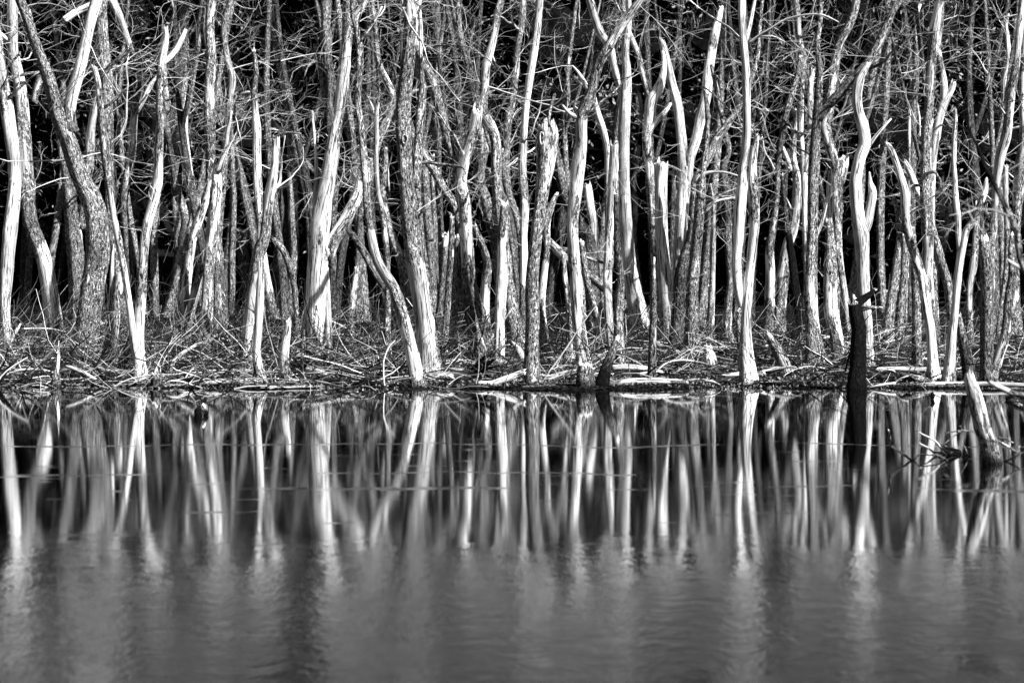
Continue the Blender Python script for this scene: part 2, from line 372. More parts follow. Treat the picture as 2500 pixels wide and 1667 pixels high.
# ------------------------------------------------------------------ the standing trees, left to right
# (name, label, twig amount, distance or None, trunk path, limb paths ...)   widths and points as seen, real size follows from the distance
TREES = [
 ('dead_tree', 'thick pale trunk bending up out of the left edge', .8, None,
  'B 60,1260,52,8/40,950,64/50,700,85/75,350,100/110,60,84 A 112,1300,78/85,1050,86/50,800,86,6/20,600,72/-10,380,62/-40,150,60/-50,-20,55'),
 ('dead_tree', 'tall pale trunk near left edge, peeled white low down with a charred dark foot', 1, None,  # foot is not charred: its dark tone is painted for bark in shadow
  'B 455,1250,118,1/425,1120,112,4/400,950,112,9/370,750,112,9/335,570,108,8/290,430,104,3/245,320,100,2/215,160,98,3/212,0,104,3 A 205,1380,102,5/190,1200,95,6/178,1000,90,5/165,800,86,6/140,600,80,7/105,430,74,8/95,330,70,9/95,150,70,9/95,0,66,9',
  'A 90,345,30,8/40,295,36/0,262,34/-50,230,28'),
 ('dead_tree', 'slim trunk half hidden between the two pale trunks at the left edge', 1, None,
  'B 180,920,50,1/190,600,62,1/200,350,62,1/212,100,50,1 A 232,1060,40,2/245,900,46,5/280,680,60,6/360,480,74,4/402,260,84,5/410,110,76,8/400,-10,66,8'),
 ('dead_tree', 'stout smooth-barked trunk behind the twisted forked tree at left', .6, None,
  'B 585,1120,104,3/585,800,112,3/580,600,116,3/570,400,118,4/545,200,100,4/530,0,95,4 A 525,1380,92,4/500,1230,80,3/470,1100,60,3/440,950,40,3',
  'B 628,340,62,3/642,150,52,3/655,0,60,3 A 678,1300,68,4/690,1120,64,5/702,960,52,9/725,820,50,8/745,690,40,6/738,540,26,6'),
 ('dead_tree', 'big furrowed tree with a small knothole, forking into a bright right limb', 1, None,
  'B 650,1310,168,4/668,1120,152,4/695,900,145,4/720,700,146,4/745,550,152,3/745,400,152,3/738,270,146,3/700,130,146,3/640,0,126,3 A 620,1370,126,3/560,1200,120,3/510,1050,108,3/450,900,98,3/400,700,88,3/345,530,80,3/300,410,76,2/255,280,76,2/205,130,76,3/145,-20,70,3',
  'A 545,1010,90,4/532,880,84,4/548,760,78,8/605,560,75,8/650,380,75,8/690,180,76,7/735,20,80,7/760,-80,80,6'),
 ('dead_tree', 'grey trunk behind the crossing V-shaped pair, throwing a broken white limb left at the top', 1, None,
  'B 960,1190,98,2/930,900,86,2/890,600,76,2/850,300,64,2/840,0,70,2 A 830,1100,74,3/825,900,74,3/820,650,74,3/800,450,74,4/780,250,80,4/768,80,86,5/790,-60,84,4',
  'A 775,15,45,7/680,50,50,8/580,95,52,8/500,150,50,9'),
 ('dead_tree', 'crossing V-shaped pair of slim stems from one pale foot at the waterline', .7, None,
  'B 1090,1490,82,6/1070,1380,78,8/1066,1200,62,8/1072,1000,64,7/1085,800,60,5/1098,550,60,5/1112,400,62,7/1140,250,62,7/1170,150,64,7/1203,0,70,6 A 1213,1300,60,7/1215,1150,56,6/1225,950,52,5/1222,800,48,4/1228,600,50,5/1240,450,54,8/1266,320,46,9/1268,235,36,9',
  'B 1078,1430,66,8/1045,1320,58,8/1022,1200,52,8/1000,1000,46,8/970,800,44,6/940,600,46,5/905,420,50,5/870,250,46,5/842,50,46,5 A 830,1380,54,5/805,1200,60,4/785,1000,56,4/770,830,50,4/756,680,46,6/740,590,42,7/715,520,34,9',
  'A 745,605,34,2/800,560,36/860,490,34/930,440,28/1010,375,22', 'A 785,835,20,1/850,790,18/910,740,16/945,690,12',
  'A 1235,500,26,6/1290,450,36,7/1350,380,40,8/1385,310,38,8/1412,250,28,8'),
 ('dead_tree', 'dark crooked stem with one bright arm, behind the crossing pair', 1, None,
  'B 1000,1010,46,2/990,780,46,2/972,560,50,2/960,300,54,3/945,150,56,3 A 958,1440,68,3/985,1300,68,6/1010,1120,60,6/1022,950,50,8/1035,840,44,4/1060,690,66,1/1065,550,54,1/1048,450,44,2/1005,380,38,3/972,290,42,8/920,140,50,8/850,-20,56,7',
  'A 1045,865,34,6/1100,760,38,8/1150,660,38,8/1190,600,24,7'),
 ('dead_tree', 'dark barked trunk leaning right, behind the crossing pair of stems', 1, None,
  'B 965,920,64,2/985,720,66,2/1000,500,76,3/1020,300,80,3/1040,120,84,3 A 1055,1430,82,3/1092,1250,78,3/1150,1080,68,3/1185,950,54,3/1205,800,40,3/1215,600,36,3/1210,350,34,3/1205,150,30,4/1150,20,24,5/1120,-60,20,5'),
 ('dead_tree', 'straight grey trunk just right of the crossing pair', 1, None,
  'B 1188,1010,54,3/1185,750,60,3/1180,500,56,3/1190,250,50,3/1205,50,46,2 A 1240,1200,50,2/1272,960,60,1/1328,850,56,2/1352,750,50,1/1385,500,56,1/1400,300,70,1/1398,100,84,0/1396,-40,84,0'),
 ('dead_tree', 'pale sinuous trunk topped by very dark bark, left of the double-stemmed tree', 1, None,
  'D 300,990,76,3/290,700,85,3/275,450,72,3/238,250,72,6/216,50,86,9 C 190,1350,82,9/172,1200,66,9/150,1050,70,8/145,900,75,8/140,750,78,4/140,600,78,4/132,460,74,3/130,330,84,1/126,150,100,1/115,-20,104,1'),
 ('dead_tree', 'broad dark trunk with a white scar in the shade at left', .8, None,
  'D 58,1010,96,1/95,750,96,1/130,500,72,1/165,310,60,2/148,180,52,5/100,60,58,2 C 90,1380,54,2/70,1250,42,2/40,1100,36,1/10,950,60,2/-40,800,50,2'),
 ('dead_tree', 'smooth grey double-stemmed tree, main stem curving right then rising to the top', 1, None,
  'D 148,1240,100,5/155,1000,86,4/165,800,76,4/190,600,66,6/225,400,66,5/275,250,66,5/320,120,62,5/350,0,58,5 C 358,1300,66,4/355,1000,84,3/350,800,80,5/355,600,70,5/362,400,60,4/350,200,60,4/365,-10,66,4',
  'D 160,1180,60,4/200,1000,60,5/238,850,60,6/270,720,54,5/310,600,42,5/335,540,26,5'),
 ('dead_tree', 'grey trunk with a forked stub high up, left of the two white trunks', .8, None,
  'D 308,1250,108,5/325,1000,88,5/335,800,80,5/345,600,76,5/365,400,76,6/385,200,76,6/400,50,72,6 C 405,1370,66,6/402,1300,48,7/380,1240,26,8',
  'C 410,1330,40,7/435,1250,38,8/470,1150,34,7/490,1000,30,5/520,850,22,5'),
 ('dead_tree', 'flaring grey trunk behind the stub-forked one', 1, None,
  'D 440,1160,116,3/430,900,105,4/415,650,76,4/412,450,60,3/430,200,50,4 C 450,1400,56,3/458,1250,58,3/480,1000,46,4/500,800,50,5/525,600,50,7/480,420,40,5/460,200,40,4/520,0,40,4/540,-80,40,4'),
 ('dead_tree', 'narrow dark trunk beside the white leaning trunk left of centre', .6, None,
  'D 510,1010,40,2/520,750,50,3/520,550,50,4/530,300,50,4/535,100,46,4 C 530,1430,42,3/525,1250,38,3/520,1100,30,3/510,900,26,3'),
 ('dead_tree', 'white trunk leaning far right into the top edge at left of centre', 1, None,
  'D 640,900,66,2/620,650,76,2/600,450,74,3/595,310,72,8/585,100,72,9 C 568,1411,74,9/545,1280,62,9/535,1120,56,8/525,990,58,6/560,850,60,4/620,700,64,4/680,560,54,4/738,430,58,7/790,310,56,6/860,195,50,6/960,105,44,5/1060,20,40,5/1130,-40,36,5'),
 ('dead_tree', 'stout two-stemmed grey tree whose right stem ends in a bright broken top', .6, None,
  'D 632,1340,92,6/650,1100,80,8/670,900,76,8/690,750,74,5/712,600,82,4/738,500,90,3/772,400,80,3/790,250,72,5/806,100,72,8 C 822,1430,72,9/845,1300,60,9/858,1150,54,9/862,1080,50,9',
  'D 738,470,48,4/742,340,46,4/732,200,56,5/722,50,58,5 C 715,1350,58,6/710,1150,54,6/710,980,56,8/700,870,46,7/690,700,46,4/705,560,34,4/690,400,26,4'),
 ('snag', 'pitted wormholed pale snag standing in front of the two-stemmed tree', 0, None,
  'D 758,1535,84,4/728,1430,68,4/712,1300,56,7/720,1150,56,9/728,1000,60,8/735,850,60,8/744,720,54,7/742,610,46,6'),
 ('snag', 'short trunk with a white right edge peering out behind the two-stemmed tree', 0, None,
  'D 838,1030,82,2/808,850,66,6/782,680,48,8/766,540,42,8'),
 ('dead_tree', 'dim thin trunk in the gap right of the bright broken top', .4, 68, 'D 840,860,30,1/860,600,50,1/870,450,46,1/900,200,40,1/880,20,40,1 C 890,1300,34,1/880,1150,30,1'),
 ('dead_tree', 'slight bent stem with a bright tip under the curved leaning stem', .2, None, 'D 885,1015,34,4/895,850,40,4/915,720,30,8/925,640,18,8'),
 ('dead_tree', 'thin curved stem arching left, between the bright broken top and the split-footed tree', .2, 56, 'D 1015,1000,34,3/1000,800,40,4/960,620,46,5/910,500,46,4/850,430,30,4'),
 ('dead_tree', 'straight grey trunk right behind the thin curved stem', .6, None,
  'D 970,1000,66,2/985,700,70,3/1000,500,66,4/990,250,66,4/985,50,66,4 C 985,1400,66,3/980,1250,56,3/965,1120,40,3/940,1000,30,3'),
 ('dead_tree', 'dark leaning trunk with a rough limb crossing to the left, beside the split-footed tree', 1, None,
  'D 1120,950,44,1/1115,560,40,1/1100,250,44,1/1080,100,44,1 C 1062,1400,60,1/1035,1250,60,1/1005,1100,60,2/985,950,60,2/950,780,52,4/905,600,42,4/872,450,38,4/850,300,40,5/830,120,40,5/850,-30,40,5',
  'C 1000,1150,45,1/930,1050,50,4/850,960,45,6/780,890,40,3/700,820,40,3/645,755,28,3', 'C 1040,1190,38,3/1110,1270,42,3/1210,1380,40,1'),
 ('dead_tree', 'huge bleached tree with a split many-legged foot and a thick limb rising right', .8, 47.0,
  'D 1150,1330,70,5/1155,1180,96,6/1162,1000,126,7/1165,850,130,8/1170,700,128,8/1185,550,136,7/1190,400,140,6/1200,250,138,8/1225,100,118,9 C 1250,1400,112,9/1280,1200,102,7/1310,1000,84,5/1335,880,74,6/1350,750,78,9/1375,560,86,9/1390,400,82,9/1402,300,78,5/1412,100,92,4/1432,-20,100,4',
  '@root D 1155,780,70,7/1115,920,66,8/1090,1100,62,7/1075,1250,72,6/1075,1380,84,5', '@root D 1180,850,60,8/1185,1000,52,8/1188,1150,48,8/1190,1300,50,8/1188,1420,58,6',
  '@root D 1225,640,66,7/1243,800,52,8/1256,1000,46,9/1262,1200,44,9/1266,1350,46,8/1268,1450,54,5', '@root D 1160,900,50,5/1140,1050,52,6/1130,1200,46,6/1125,1380,54,5',
  'D 1255,560,80,6/1298,430,92,5/1380,300,88,5/1440,180,80,5/1490,60,72,5 E 245,1390,62,5/285,1300,46,4/320,1220,36,4',
  'D 1120,600,26,6/1150,400,30,7/1152,200,32,7/1160,50,34,8 C 1168,1380,30,8/1165,1200,22,8/1150,1000,18,7/1135,850,12,7', 'C 1420,200,60,6/1480,110,46,9/1520,50,40,9/1555,-20,38,8'),
 ('dead_tree', 'dark upright trunk half hidden behind the huge split-footed tree', 1, 57,
  'D 1285,950,44,1/1295,500,46,2/1300,200,46,2/1310,50,46,2 C 1300,1300,46,1/1262,1000,52,1/1265,800,60,2/1270,600,68,2/1250,400,66,2/1240,200,66,3/1245,-10,74,2',
  'C 1245,820,44,2/1215,600,44,3/1180,450,48,4/1165,370,34,5'),
 ('snag', 'splintered short snag curving out of the waterside brush left of the split foot', 0, None, 'D 938,1515,90,4/922,1400,82,6/920,1300,74,7/938,1180,58,8/950,1100,46,8/955,1060,40,8'),
 ('snag', 'slim weathered post standing in the open brush right of the split foot', 0, None, 'D 1430,1170,40,4/1435,950,46,4/1460,780,50,6/1473,655,30,7'),
 ('dead_tree', 'curving spotted stem leaning right out of the water, dark at its foot', .9, None,
  'F 700,1550,104,2/672,1430,86,7/625,1200,82,7/590,1050,76,5/545,900,80,2/505,790,74,6/440,690,70,7/380,580,64,8/342,430,60,8/320,300,56,4/300,150,60,4/295,0,60,4 E 290,1350,64,5/268,1120,52,5/250,950,46,3/228,780,50,2/238,600,52,2/245,480,54,3/240,350,46,3/215,200,40,3/195,130,36,3/185,-20,34,4',
  'E 240,335,22,5/300,240,24,7/360,150,24,7/412,55,20,7'),
 ('dead_tree', 'slender light stem behind the curving spotted one, bright at its tip', .5, None,
  'F 466,1390,48,3/455,1100,48,4/460,900,40,4/460,700,36,4/450,500,40,6/425,250,36,6/395,100,32,6 E 384,1450,32,6/370,1250,34,6/375,1050,32,7/370,900,34,8/388,790,16,8', 'E 365,890,20,5/340,810,16,5/300,720,10,5'),
 ('dead_tree', 'grey leaning trunk tucked behind the knothole trunk', .8, None,
  'F 640,1090,80,3/590,700,80,3/552,550,70,4/492,400,60,4/450,250,52,4/420,80,44,4 E 420,1420,46,4/440,1300,42,4/445,1150,36,4'),
 ('dead_tree', 'pale zigzag stem rising between the huge tree and the knothole trunk', 1, 62,
  'F 225,900,36,2/235,420,34,2/262,150,36,2/310,0,42,3 E 335,1320,46,4/388,1080,52,5/440,950,60,5/492,790,50,5/480,680,46,5/420,560,44,5/380,430,44,4/370,280,36,4/350,100,34,4/330,-40,30,4'),
 ('fallen_tree', 'dark dead trunk slumped against the curving spotted stem', .4, 52, 'F 500,900,50,1/380,700,52,2/300,560,50,2/220,430,46,1/155,350,34,1'),
 ('dead_tree', 'tall straight trunk with a white-ringed knothole and a long peeled white foot', .8, None,
  'F 775,1455,148,7/762,1300,140,9/745,1100,124,9/720,900,124,9/692,720,126,9/668,560,124,5/645,400,120,3/622,200,112,3/605,0,106,3 E 590,1250,98,3/583,1100,102,3/576,950,102,3/580,800,96,3/592,650,92,3/610,500,90,4/625,350,84,4/640,200,96,4/640,90,98,5/618,-20,92,5',
  'E 665,120,50,4/690,50,44,5/702,-20,34,6', 'E 600,70,40,5/580,20,36,6/568,-30,28,6'),
 ('dead_tree', 'furrowed trunk pressed close along the right side of the knothole trunk', .8, None,
  'F 832,1440,76,3/803,1200,66,4/772,950,70,4/745,750,74,4/718,500,70,4/692,250,68,4/678,50,66,4 E 682,1300,70,4/692,1100,62,4/702,900,56,4/715,750,46,4/722,600,40,5/715,420,32,5/712,200,30,8/705,80,20,8'),
 ('dead_tree', 'dim slender trunk in the dark just right of the knothole trunk', .7, 68, 'F 790,860,46,1/780,500,50,1/745,250,50,3/730,50,42,3 E 720,1300,40,3/730,1050,40,3/735,800,34,3/745,500,30,3'),
 ('dead_tree', 'thin dark stem between the knothole trunk and the white-tipped stub', .6, 70, 'F 835,850,36,1/820,400,40,4/810,150,34,4/800,-60,30,3 E 805,1200,26,3'),
 ('snag', 'stubby dark snag with a white broken tip, leftmost of three close stems', 0, None, 'F 848,1140,76,1/870,900,66,2/885,700,58,2/900,550,60,3/904,405,50,7'),
 ('snag', 'smooth grey stem in the middle of three close stems', 0, None, 'F 893,1300,66,4/910,1050,56,5/930,750,56,5/945,500,44,3/950,260,34,3'),
 ('snag', 'striped dark and pale stem, rightmost of three close stems', 0, None, 'F 965,1330,66,3/962,1100,52,5/975,850,46,3/982,650,42,2/990,420,32,2'),
 ('dead_tree', 'bright-topped trunk with two long limbs reaching left, centre of the wood', .8, None,
  'F 1235,1290,92,2/1195,1130,80,1/1150,960,80,2/1102,820,86,2/1076,680,94,3/1070,520,86,5/1052,300,96,7/1036,100,92,6 E 1022,1400,76,7/1042,1250,80,6/1090,1100,78,4/1130,960,80,7/1142,880,80,8',
  'F 1020,120,54,4 E 985,1300,64,5/945,1150,60,4/900,1000,60,4/860,830,66,4/810,660,76,4/750,520,74,4/695,400,50,5/680,320,26,6',
  'F 1020,330,56,4/985,220,52,3/950,120,56,4/880,20,56,4 E 830,1330,60,4/750,1210,60,4/690,1110,58,4/640,1000,48,4/620,900,34,4'),
 ('dead_tree', 'leaning barked foot in front of the bright-topped trunk, by the root plate', 0, None, 'F 1155,1330,116,5/1122,1150,92,3/1085,950,74,2/1058,800,58,2/1045,640,40,2'),
 ('dead_tree', 'curved pale-barked trunk bowing left just before the tall bleached snag', .5, None,
  'F 1240,1275,84,3/1200,1060,70,6/1205,850,58,7/1216,700,66,4/1225,610,58,4/1195,500,50,3/1152,400,50,3/1118,320,46,3'),
 ('dead_tree', 'grey-barked trunk slanting up left behind the tall bleached snag', .8, None,
  'F 1330,1000,66,3/1300,560,62,3/1252,280,86,4/1202,100,82,4/1162,0,74,4 E 1170,1300,64,4/1190,1120,78,5/1175,950,60,5/1180,800,44,4'),
 ('snag', 'tall straight bleached snag with a blunt broken top, centre', 0, None, 'F 1310,1340,88,8/1315,1100,76,9/1325,850,76,8/1340,600,80,6/1345,400,80,5/1354,260,76,5/1354,180,66,5'),
 ('dead_tree', 'wavy dark-topped tree rising behind the tall bleached snag', 1, None,
  'F 1455,1260,120,3/1430,1100,112,3/1400,900,92,4/1380,700,72,5/1365,500,58,4/1320,300,60,4/1297,100,66,4 E 1294,1400,70,4/1290,1250,74,4/1285,1080,72,4/1242,950,78,5/1170,840,70,3/1116,700,66,1/1092,550,60,1/1064,430,46,2/1030,320,34,4/1000,150,34,4/1010,-20,34,4',
  'E 1195,860,56,4/1190,780,58,4/1202,650,64,5/1216,500,62,7/1246,390,56,8/1280,250,50,5/1302,100,54,4/1335,-20,50,4'),
 ('dead_tree', 'small leaning stem crossing behind the slender bright trunk, centre', .6, 66, 'F 1490,800,40,2/1475,450,40,2/1450,260,50,3/1400,120,46,3/1370,30,42,3 E 1345,1300,40,3/1330,1150,34,3'),
 ('dead_tree', 'blurry far grey trunk left of the slender bright trunk', 1, 69, 'F 1450,960,62,1/1440,700,60,1/1425,480,64,1/1400,200,50,2 E 1370,1300,50,3/1372,1050,54,4/1385,900,60,4/1418,750,44,4/1440,550,44,5/1455,350,40,4/1490,150,40,5/1500,-20,40,5'),
 ('dead_tree', 'slender bright trunk left of the hollow-topped snag, leaning right to the top', 1, None,
  'F 1497,1230,58,3/1500,900,56,4/1505,600,52,7/1500,400,46,7/1505,200,60,5/1500,50,62,5 E 1493,1380,64,5/1488,1250,58,6/1495,1080,48,8 G 258,880,46,8/275,720,50,9/300,560,52,9/322,430,58,7/340,300,56,6/356,150,60,5/372,-10,60,5'),
 ('snag', 'stout weathered snag with a hollow broken crown, foot at the waterline', .1, None,
  'H 310,1535,110,5/310,1400,104,4/310,1200,86,3/315,1000,90,4/310,800,86,4/320,600,86,3/335,450,82,3/355,300,86,3/375,150,86,4 G 392,1411,100,5/405,1300,122,5/418,1150,142,5/428,1060,146,5/428,1010,140,6',
  'G 445,1000,24,3/440,900,20,3/460,800,22,4/485,725,22,4'),
 ('snag', 'light splayed-top stem close behind the hollow-crowned snag', .2, None, 'H 420,1310,92,3/388,1100,74,4/382,900,56,6/408,650,46,7/425,500,44,5/420,300,56,5/450,180,54,4/490,90,30,4'),
 ('snag', 'dark grey trunk leaning left in the gap right of the hollow-crowned snag', .4, 60, 'H 775,900,90,2/745,450,90,2/690,330,76,2/600,180,70,1/552,50,70,1 G 525,1340,68,2/500,1200,60,2/470,1080,46,2'),
 ('dead_tree', 'bright S-curved tree sweeping up right to the top edge, right of centre', .8, None,
  'H 712,1400,96,6/695,1300,88,6/670,1100,82,6/650,900,76,6/640,700,76,6/625,500,74,6/620,300,72,5/640,100,86,6 G 652,1400,88,7/672,1250,86,7/690,1100,72,8/685,950,76,8/700,850,76,3/748,750,72,2/790,600,66,2/822,480,70,2/900,350,70,5/970,230,62,5/1060,110,60,5/1150,-10,58,5',
  'G 740,690,36,8/705,620,28,9/660,550,18,7/620,505,10,7', 'G 665,905,36,8/605,875,30,9/545,810,18,9'),
 ('stump', 'jagged dark hollow stump standing in the water below the S-curved tree', 0, None, 'H 716,1580,112,0/715,1500,106,1/712,1430,98,3/712,1395,88,5'),
 ('stump', 'black wet stump leaning right, beside the jagged hollow stump', 0, None, 'H 838,1565,98,0/870,1430,76,0/908,1320,60,1/945,1220,44,3/962,1180,30,7'),
 ('dead_tree', 'narrow stem slanting down from the S-curved tree, bright at the top', .5, 55, 'H 900,1000,40,4/893,500,42,5/888,100,42,5 G 888,1330,42,5/885,1150,48,6/855,1000,48,6/816,880,46,7/786,770,40,8/770,690,28,8'),
 ('snag', 'spotted grey snag with its top snapped beside the white forked trunk', 0, None,
  'H 930,1330,58,6/905,1100,62,7/890,900,58,8/885,700,62,6/900,550,66,5/905,350,70,5/920,200,76,6/930,50,68,6 G 932,1380,66,6/935,1250,60,7/936,1120,50,8'),
 ('dead_tree', 'grey slim trunk with a dark upper half, under the white forked trunk', .2, None, 'H 982,1395,66,4/975,1150,66,4/982,900,62,3/990,700,48,1/966,500,46,1/955,250,34,1/950,80,26,1'),
 ('dead_tree', 'thick white trunk forking high into two bright arms, right of centre', .7, None,
  'H 1140,1130,130,6/1115,960,116,7/1080,800,102,9/1052,600,96,9/1032,400,96,9/1020,200,92,9/1010,0,86,9 G 1010,1250,80,9/1010,1100,80,9/1015,900,82,9/1025,700,86,9/1032,560,66,8/1022,420,56,8/1030,300,54,7/1050,170,46,7/1052,50,34,7/1050,-30,28,7',
  'G 1005,730,56,9/972,620,52,9/940,500,50,9/916,390,50,9/880,320,52,8/830,245,56,8/790,130,56,9/748,-10,54,9'),
 ('snag', 'short white snag with a flat sawn-looking top, left of the spotted snag', 0, 62, 'H 845,1000,50,4/825,800,50,5/803,600,56,7/785,450,60,8/780,300,58,8/752,150,62,9/732,35,64,9'),
 ('snag', 'leaning rough pole behind the fallen trunk, left of the spotted snag', 0, None, 'H 858,1210,52,5/802,1000,62,5/745,800,52,5/715,650,46,4/690,450,40,4'),
 ('dead_tree', 'pair of dark thin stems just left of the S-curved foot', .2, None, 'H 590,1340,50,2/590,1100,46,3/585,900,36,3/560,700,38,6/550,540,28,6', '@stem H 612,1340,30,7/605,1150,24,5/600,950,20,4/598,780,14,4'),
 ('fallen_tree', 'long barked fallen trunk slanting down behind the S-curved tree', .3, 59, 'H 1395,1150,40,2/1230,1070,52,2/1120,1005,60,2/1020,920,56,3/920,840,54,2/800,740,60,4/700,665,58,5/600,598,64,5/500,500,60,5/415,410,44,4', 'H 500,495,28,6/560,500,30,6/650,530,32,4/760,570,28,4/850,600,20,4'),
 ('dead_tree', 'crooked white-elbowed tree left of the big white V tree', .7, None,
  'H 1275,1130,56,3/1262,850,46,3/1255,600,46,3/1236,350,56,4/1226,150,58,5 G 1212,1400,64,5/1210,1300,66,6/1192,1150,66,5/1190,1000,68,6/1205,900,74,7/1226,770,84,9/1280,680,72,9/1308,600,52,9/1320,500,36,9/1312,400,24,8',
  'G 1195,1030,44,9/1250,940,46,9/1320,870,36,9/1372,795,20,8', 'G 1205,750,38,4/1165,580,42,5/1125,420,46,5/1090,330,38,7/1050,240,30,7/1010,120,26,6'),
 ('dead_tree', 'thin pale pole between the white forked trunk and the elbowed tree', .5, None, 'H 1150,930,40,3/1090,430,42,3/1102,250,36,5/1096,50,33,6 G 1094,1400,32,6/1110,1250,35,8/1130,1120,30,8/1142,950,27,7/1138,750,27,6/1110,600,30,6/1078,490,20,6'),
 ('snag', 'thick white flat-topped snag right of the elbowed tree', 0, None, 'H 1345,1200,98,5/1338,950,102,8/1322,700,96,8/1310,500,86,8/1300,300,86,8/1296,100,86,8 G 1298,1400,86,8/1308,1275,86,8'),
 ('snag', 'thin pointed snag standing alone at the waterline, right of the stumps', 0, None, 'H 1226,1495,56,4/1230,1300,52,4/1235,1100,46,5/1240,900,42,4/1240,700,34,5/1246,560,14,6'),
 ('dead_tree', 'big white V-shaped tree of two bleached arms with broken tips', .4, None,
  'J 160,1120,70,4/175,600,78,7/195,350,88,9/215,100,88,9 I 216,1400,86,9/210,1250,68,8/205,1100,66,9/186,950,62,8/170,800,60,8/130,650,56,8/96,500,52,9/70,400,50,9/52,325,42,9',
  'J 215,250,60,9/235,80,56,9 I 255,1400,52,9/272,1200,62,9/310,1080,66,9/350,900,74,9/386,750,72,9/402,600,76,9/420,450,70,9/440,340,62,6/460,230,60,9/490,120,42,9/503,60,30,9'),
 ('dead_tree', 'dark smooth trunk in front of the V-shaped tree, bending right above', 1, None,
  'J 160,1230,100,1/180,900,90,1/195,700,90,1/230,550,80,2/270,430,76,2/290,250,60,2/300,50,56,3 I 302,1390,48,3/335,1320,48,6/400,1220,60,4/450,1100,60,3/520,1000,56,3/600,880,46,3/665,780,36,3/720,650,30,3/780,450,28,3/800,200,26,4/820,-20,24,4'),
 ('dead_tree', 'straight finely barked grey trunk with pale side branches, right of the dark smooth one', .8, None,
  'J 275,1270,102,3/280,1000,86,4/285,750,86,4/310,500,76,3/330,300,76,3/345,100,72,3 I 352,1420,66,3/366,1300,50,3/390,1100,40,3/400,900,36,4/385,700,30,4',
  'J 362,225,30,7/430,150,26,8/500,122,18,8/620,100,12,8', 'J 372,190,22,7/420,160,18,8/490,90,12,8/550,55,8,8', 'I 300,1400,26,7/340,1345,30,8/420,1320,22,8/530,1320,18,8/640,1350,14,8'),
 ('dead_tree', 'skinny spotted trunk in the dark gap left of the white twin-stemmed tree', .4, None, 'J 408,1180,58,4/425,950,46,5/435,700,38,6/440,450,40,6/445,200,32,6/432,60,22,8 I 424,1410,12,9'),
 ('dead_tree', 'dim trunk, pale at the foot, close left of the white twin-stemmed tree', .8, None, 'J 545,1210,74,5/555,950,62,5/575,750,46,4/560,500,52,2/552,200,52,1/540,0,52,1 I 520,1300,46,2/560,1150,36,5/530,1000,30,3/500,850,34,4/460,650,30,5/430,500,24,5'),
 ('dead_tree', 'gleaming white twin-stemmed tree, left stem running straight out of the top', .5, None,
  'J 714,1520,100,6/702,1380,96,7/688,1200,86,8/690,1000,76,8/702,850,80,8/726,650,66,9/746,450,70,9/760,300,76,6/756,100,82,5 I 744,1400,78,5/744,1270,62,7/758,1150,50,8/780,1060,30,8',
  'J 672,980,46,7/632,800,64,6/620,600,70,9/635,400,76,9/646,200,84,9/660,50,80,9 I 668,1411,74,9/668,1290,54,9/690,1150,60,9/700,1000,60,9/700,800,56,8/696,640,66,8/690,500,56,9/676,350,56,9/668,200,52,8/662,-10,50,8',
  'I 700,345,18,8/800,270,18,8/900,210,16,8/1000,150,15,8/1150,115,14,7/1280,115,12,7/1400,170,9,7', 'I 655,300,15,7/560,210,15,7/460,150,13,6/330,60,10,6/240,-20,8,6', 'I 692,310,36,7/722,200,26,5/745,80,25,6/765,-20,20,6', 'J 642,1250,30,4/635,1100,34,4/640,980,34,5'),
 ('dead_tree', 'sunlit grey trunk left of two black leaning stems', .8, None, 'J 858,1160,78,4/870,950,66,5/880,700,66,6/876,500,62,5/900,350,52,5/925,150,38,4/935,0,36,3 I 936,1330,36,3/952,1150,42,1/990,950,50,1/1005,850,44,2/1050,700,50,4/1085,590,38,4/1110,450,34,4'),
 ('dead_tree', 'black stem leaning right with a spotted foot, left one of the black pair', .5, None, 'J 890,1120,66,4/915,870,62,3/945,650,48,1/965,400,46,0/985,200,40,1/990,50,34,1 I 1000,1300,30,1/1020,1150,24,1'),
 ('dead_tree', 'black stem leaning left, right one of the black pair', .4, None, 'J 1120,1160,66,0/1088,900,60,0/1060,700,56,0/1030,450,46,0/1000,250,36,1/985,100,30,1 I 970,1350,26,1'),
 ('dead_tree', 'pale flecked trunk with a shadowed foot seen between the black leaning stems', .8, None, 'J 945,1140,88,4/956,950,76,5/980,700,72,5/1002,500,66,6/1062,300,62,6/1085,50,66,5 I 1080,1350,58,5/1058,1230,46,6/1060,1050,40,5/1085,850,36,5', 'I 1045,1310,36,6/1010,1220,32,8/975,1130,22,8'),
 ('dead_tree', 'stout grey tree with a flared foot and a long dark limb slanting up right', .9, None,
  'J 1235,1375,150,4/1215,1200,108,4/1192,1000,96,5/1190,800,90,5/1195,600,86,4/1200,400,76,4/1205,200,72,4/1207,0,72,4 I 1215,1250,76,3/1226,1050,64,2/1240,880,62,1/1250,700,50,2/1260,550,46,2/1242,350,34,2/1262,150,30,3/1270,-20,28,3',
  'I 1248,920,60,1/1300,840,60,1/1400,730,66,1/1480,640,60,1 K 310,552,56,1/370,488,56,2/420,410,60,4/460,330,60,5/500,230,52,5/540,140,46,5/580,60,42,5/640,-20,36,5',
  'J 1180,530,24,7/1230,400,26,7/1275,290,24,7/1310,150,16,7'),
 ('dead_tree', 'narrow white-stemmed tree just left of the stout flared tree', .9, None, 'J 1172,1160,46,4/1155,700,36,5/1148,400,40,6/1146,150,46,8 I 1144,1400,52,9/1132,1200,46,8/1112,1000,42,8/1116,800,50,6/1122,600,54,5/1130,450,50,5/1102,300,42,5/1086,100,50,5/1068,-20,50,5', 'I 1146,1320,50,6/1178,1100,52,5/1190,900,46,7/1182,700,42,6/1205,540,30,5'),
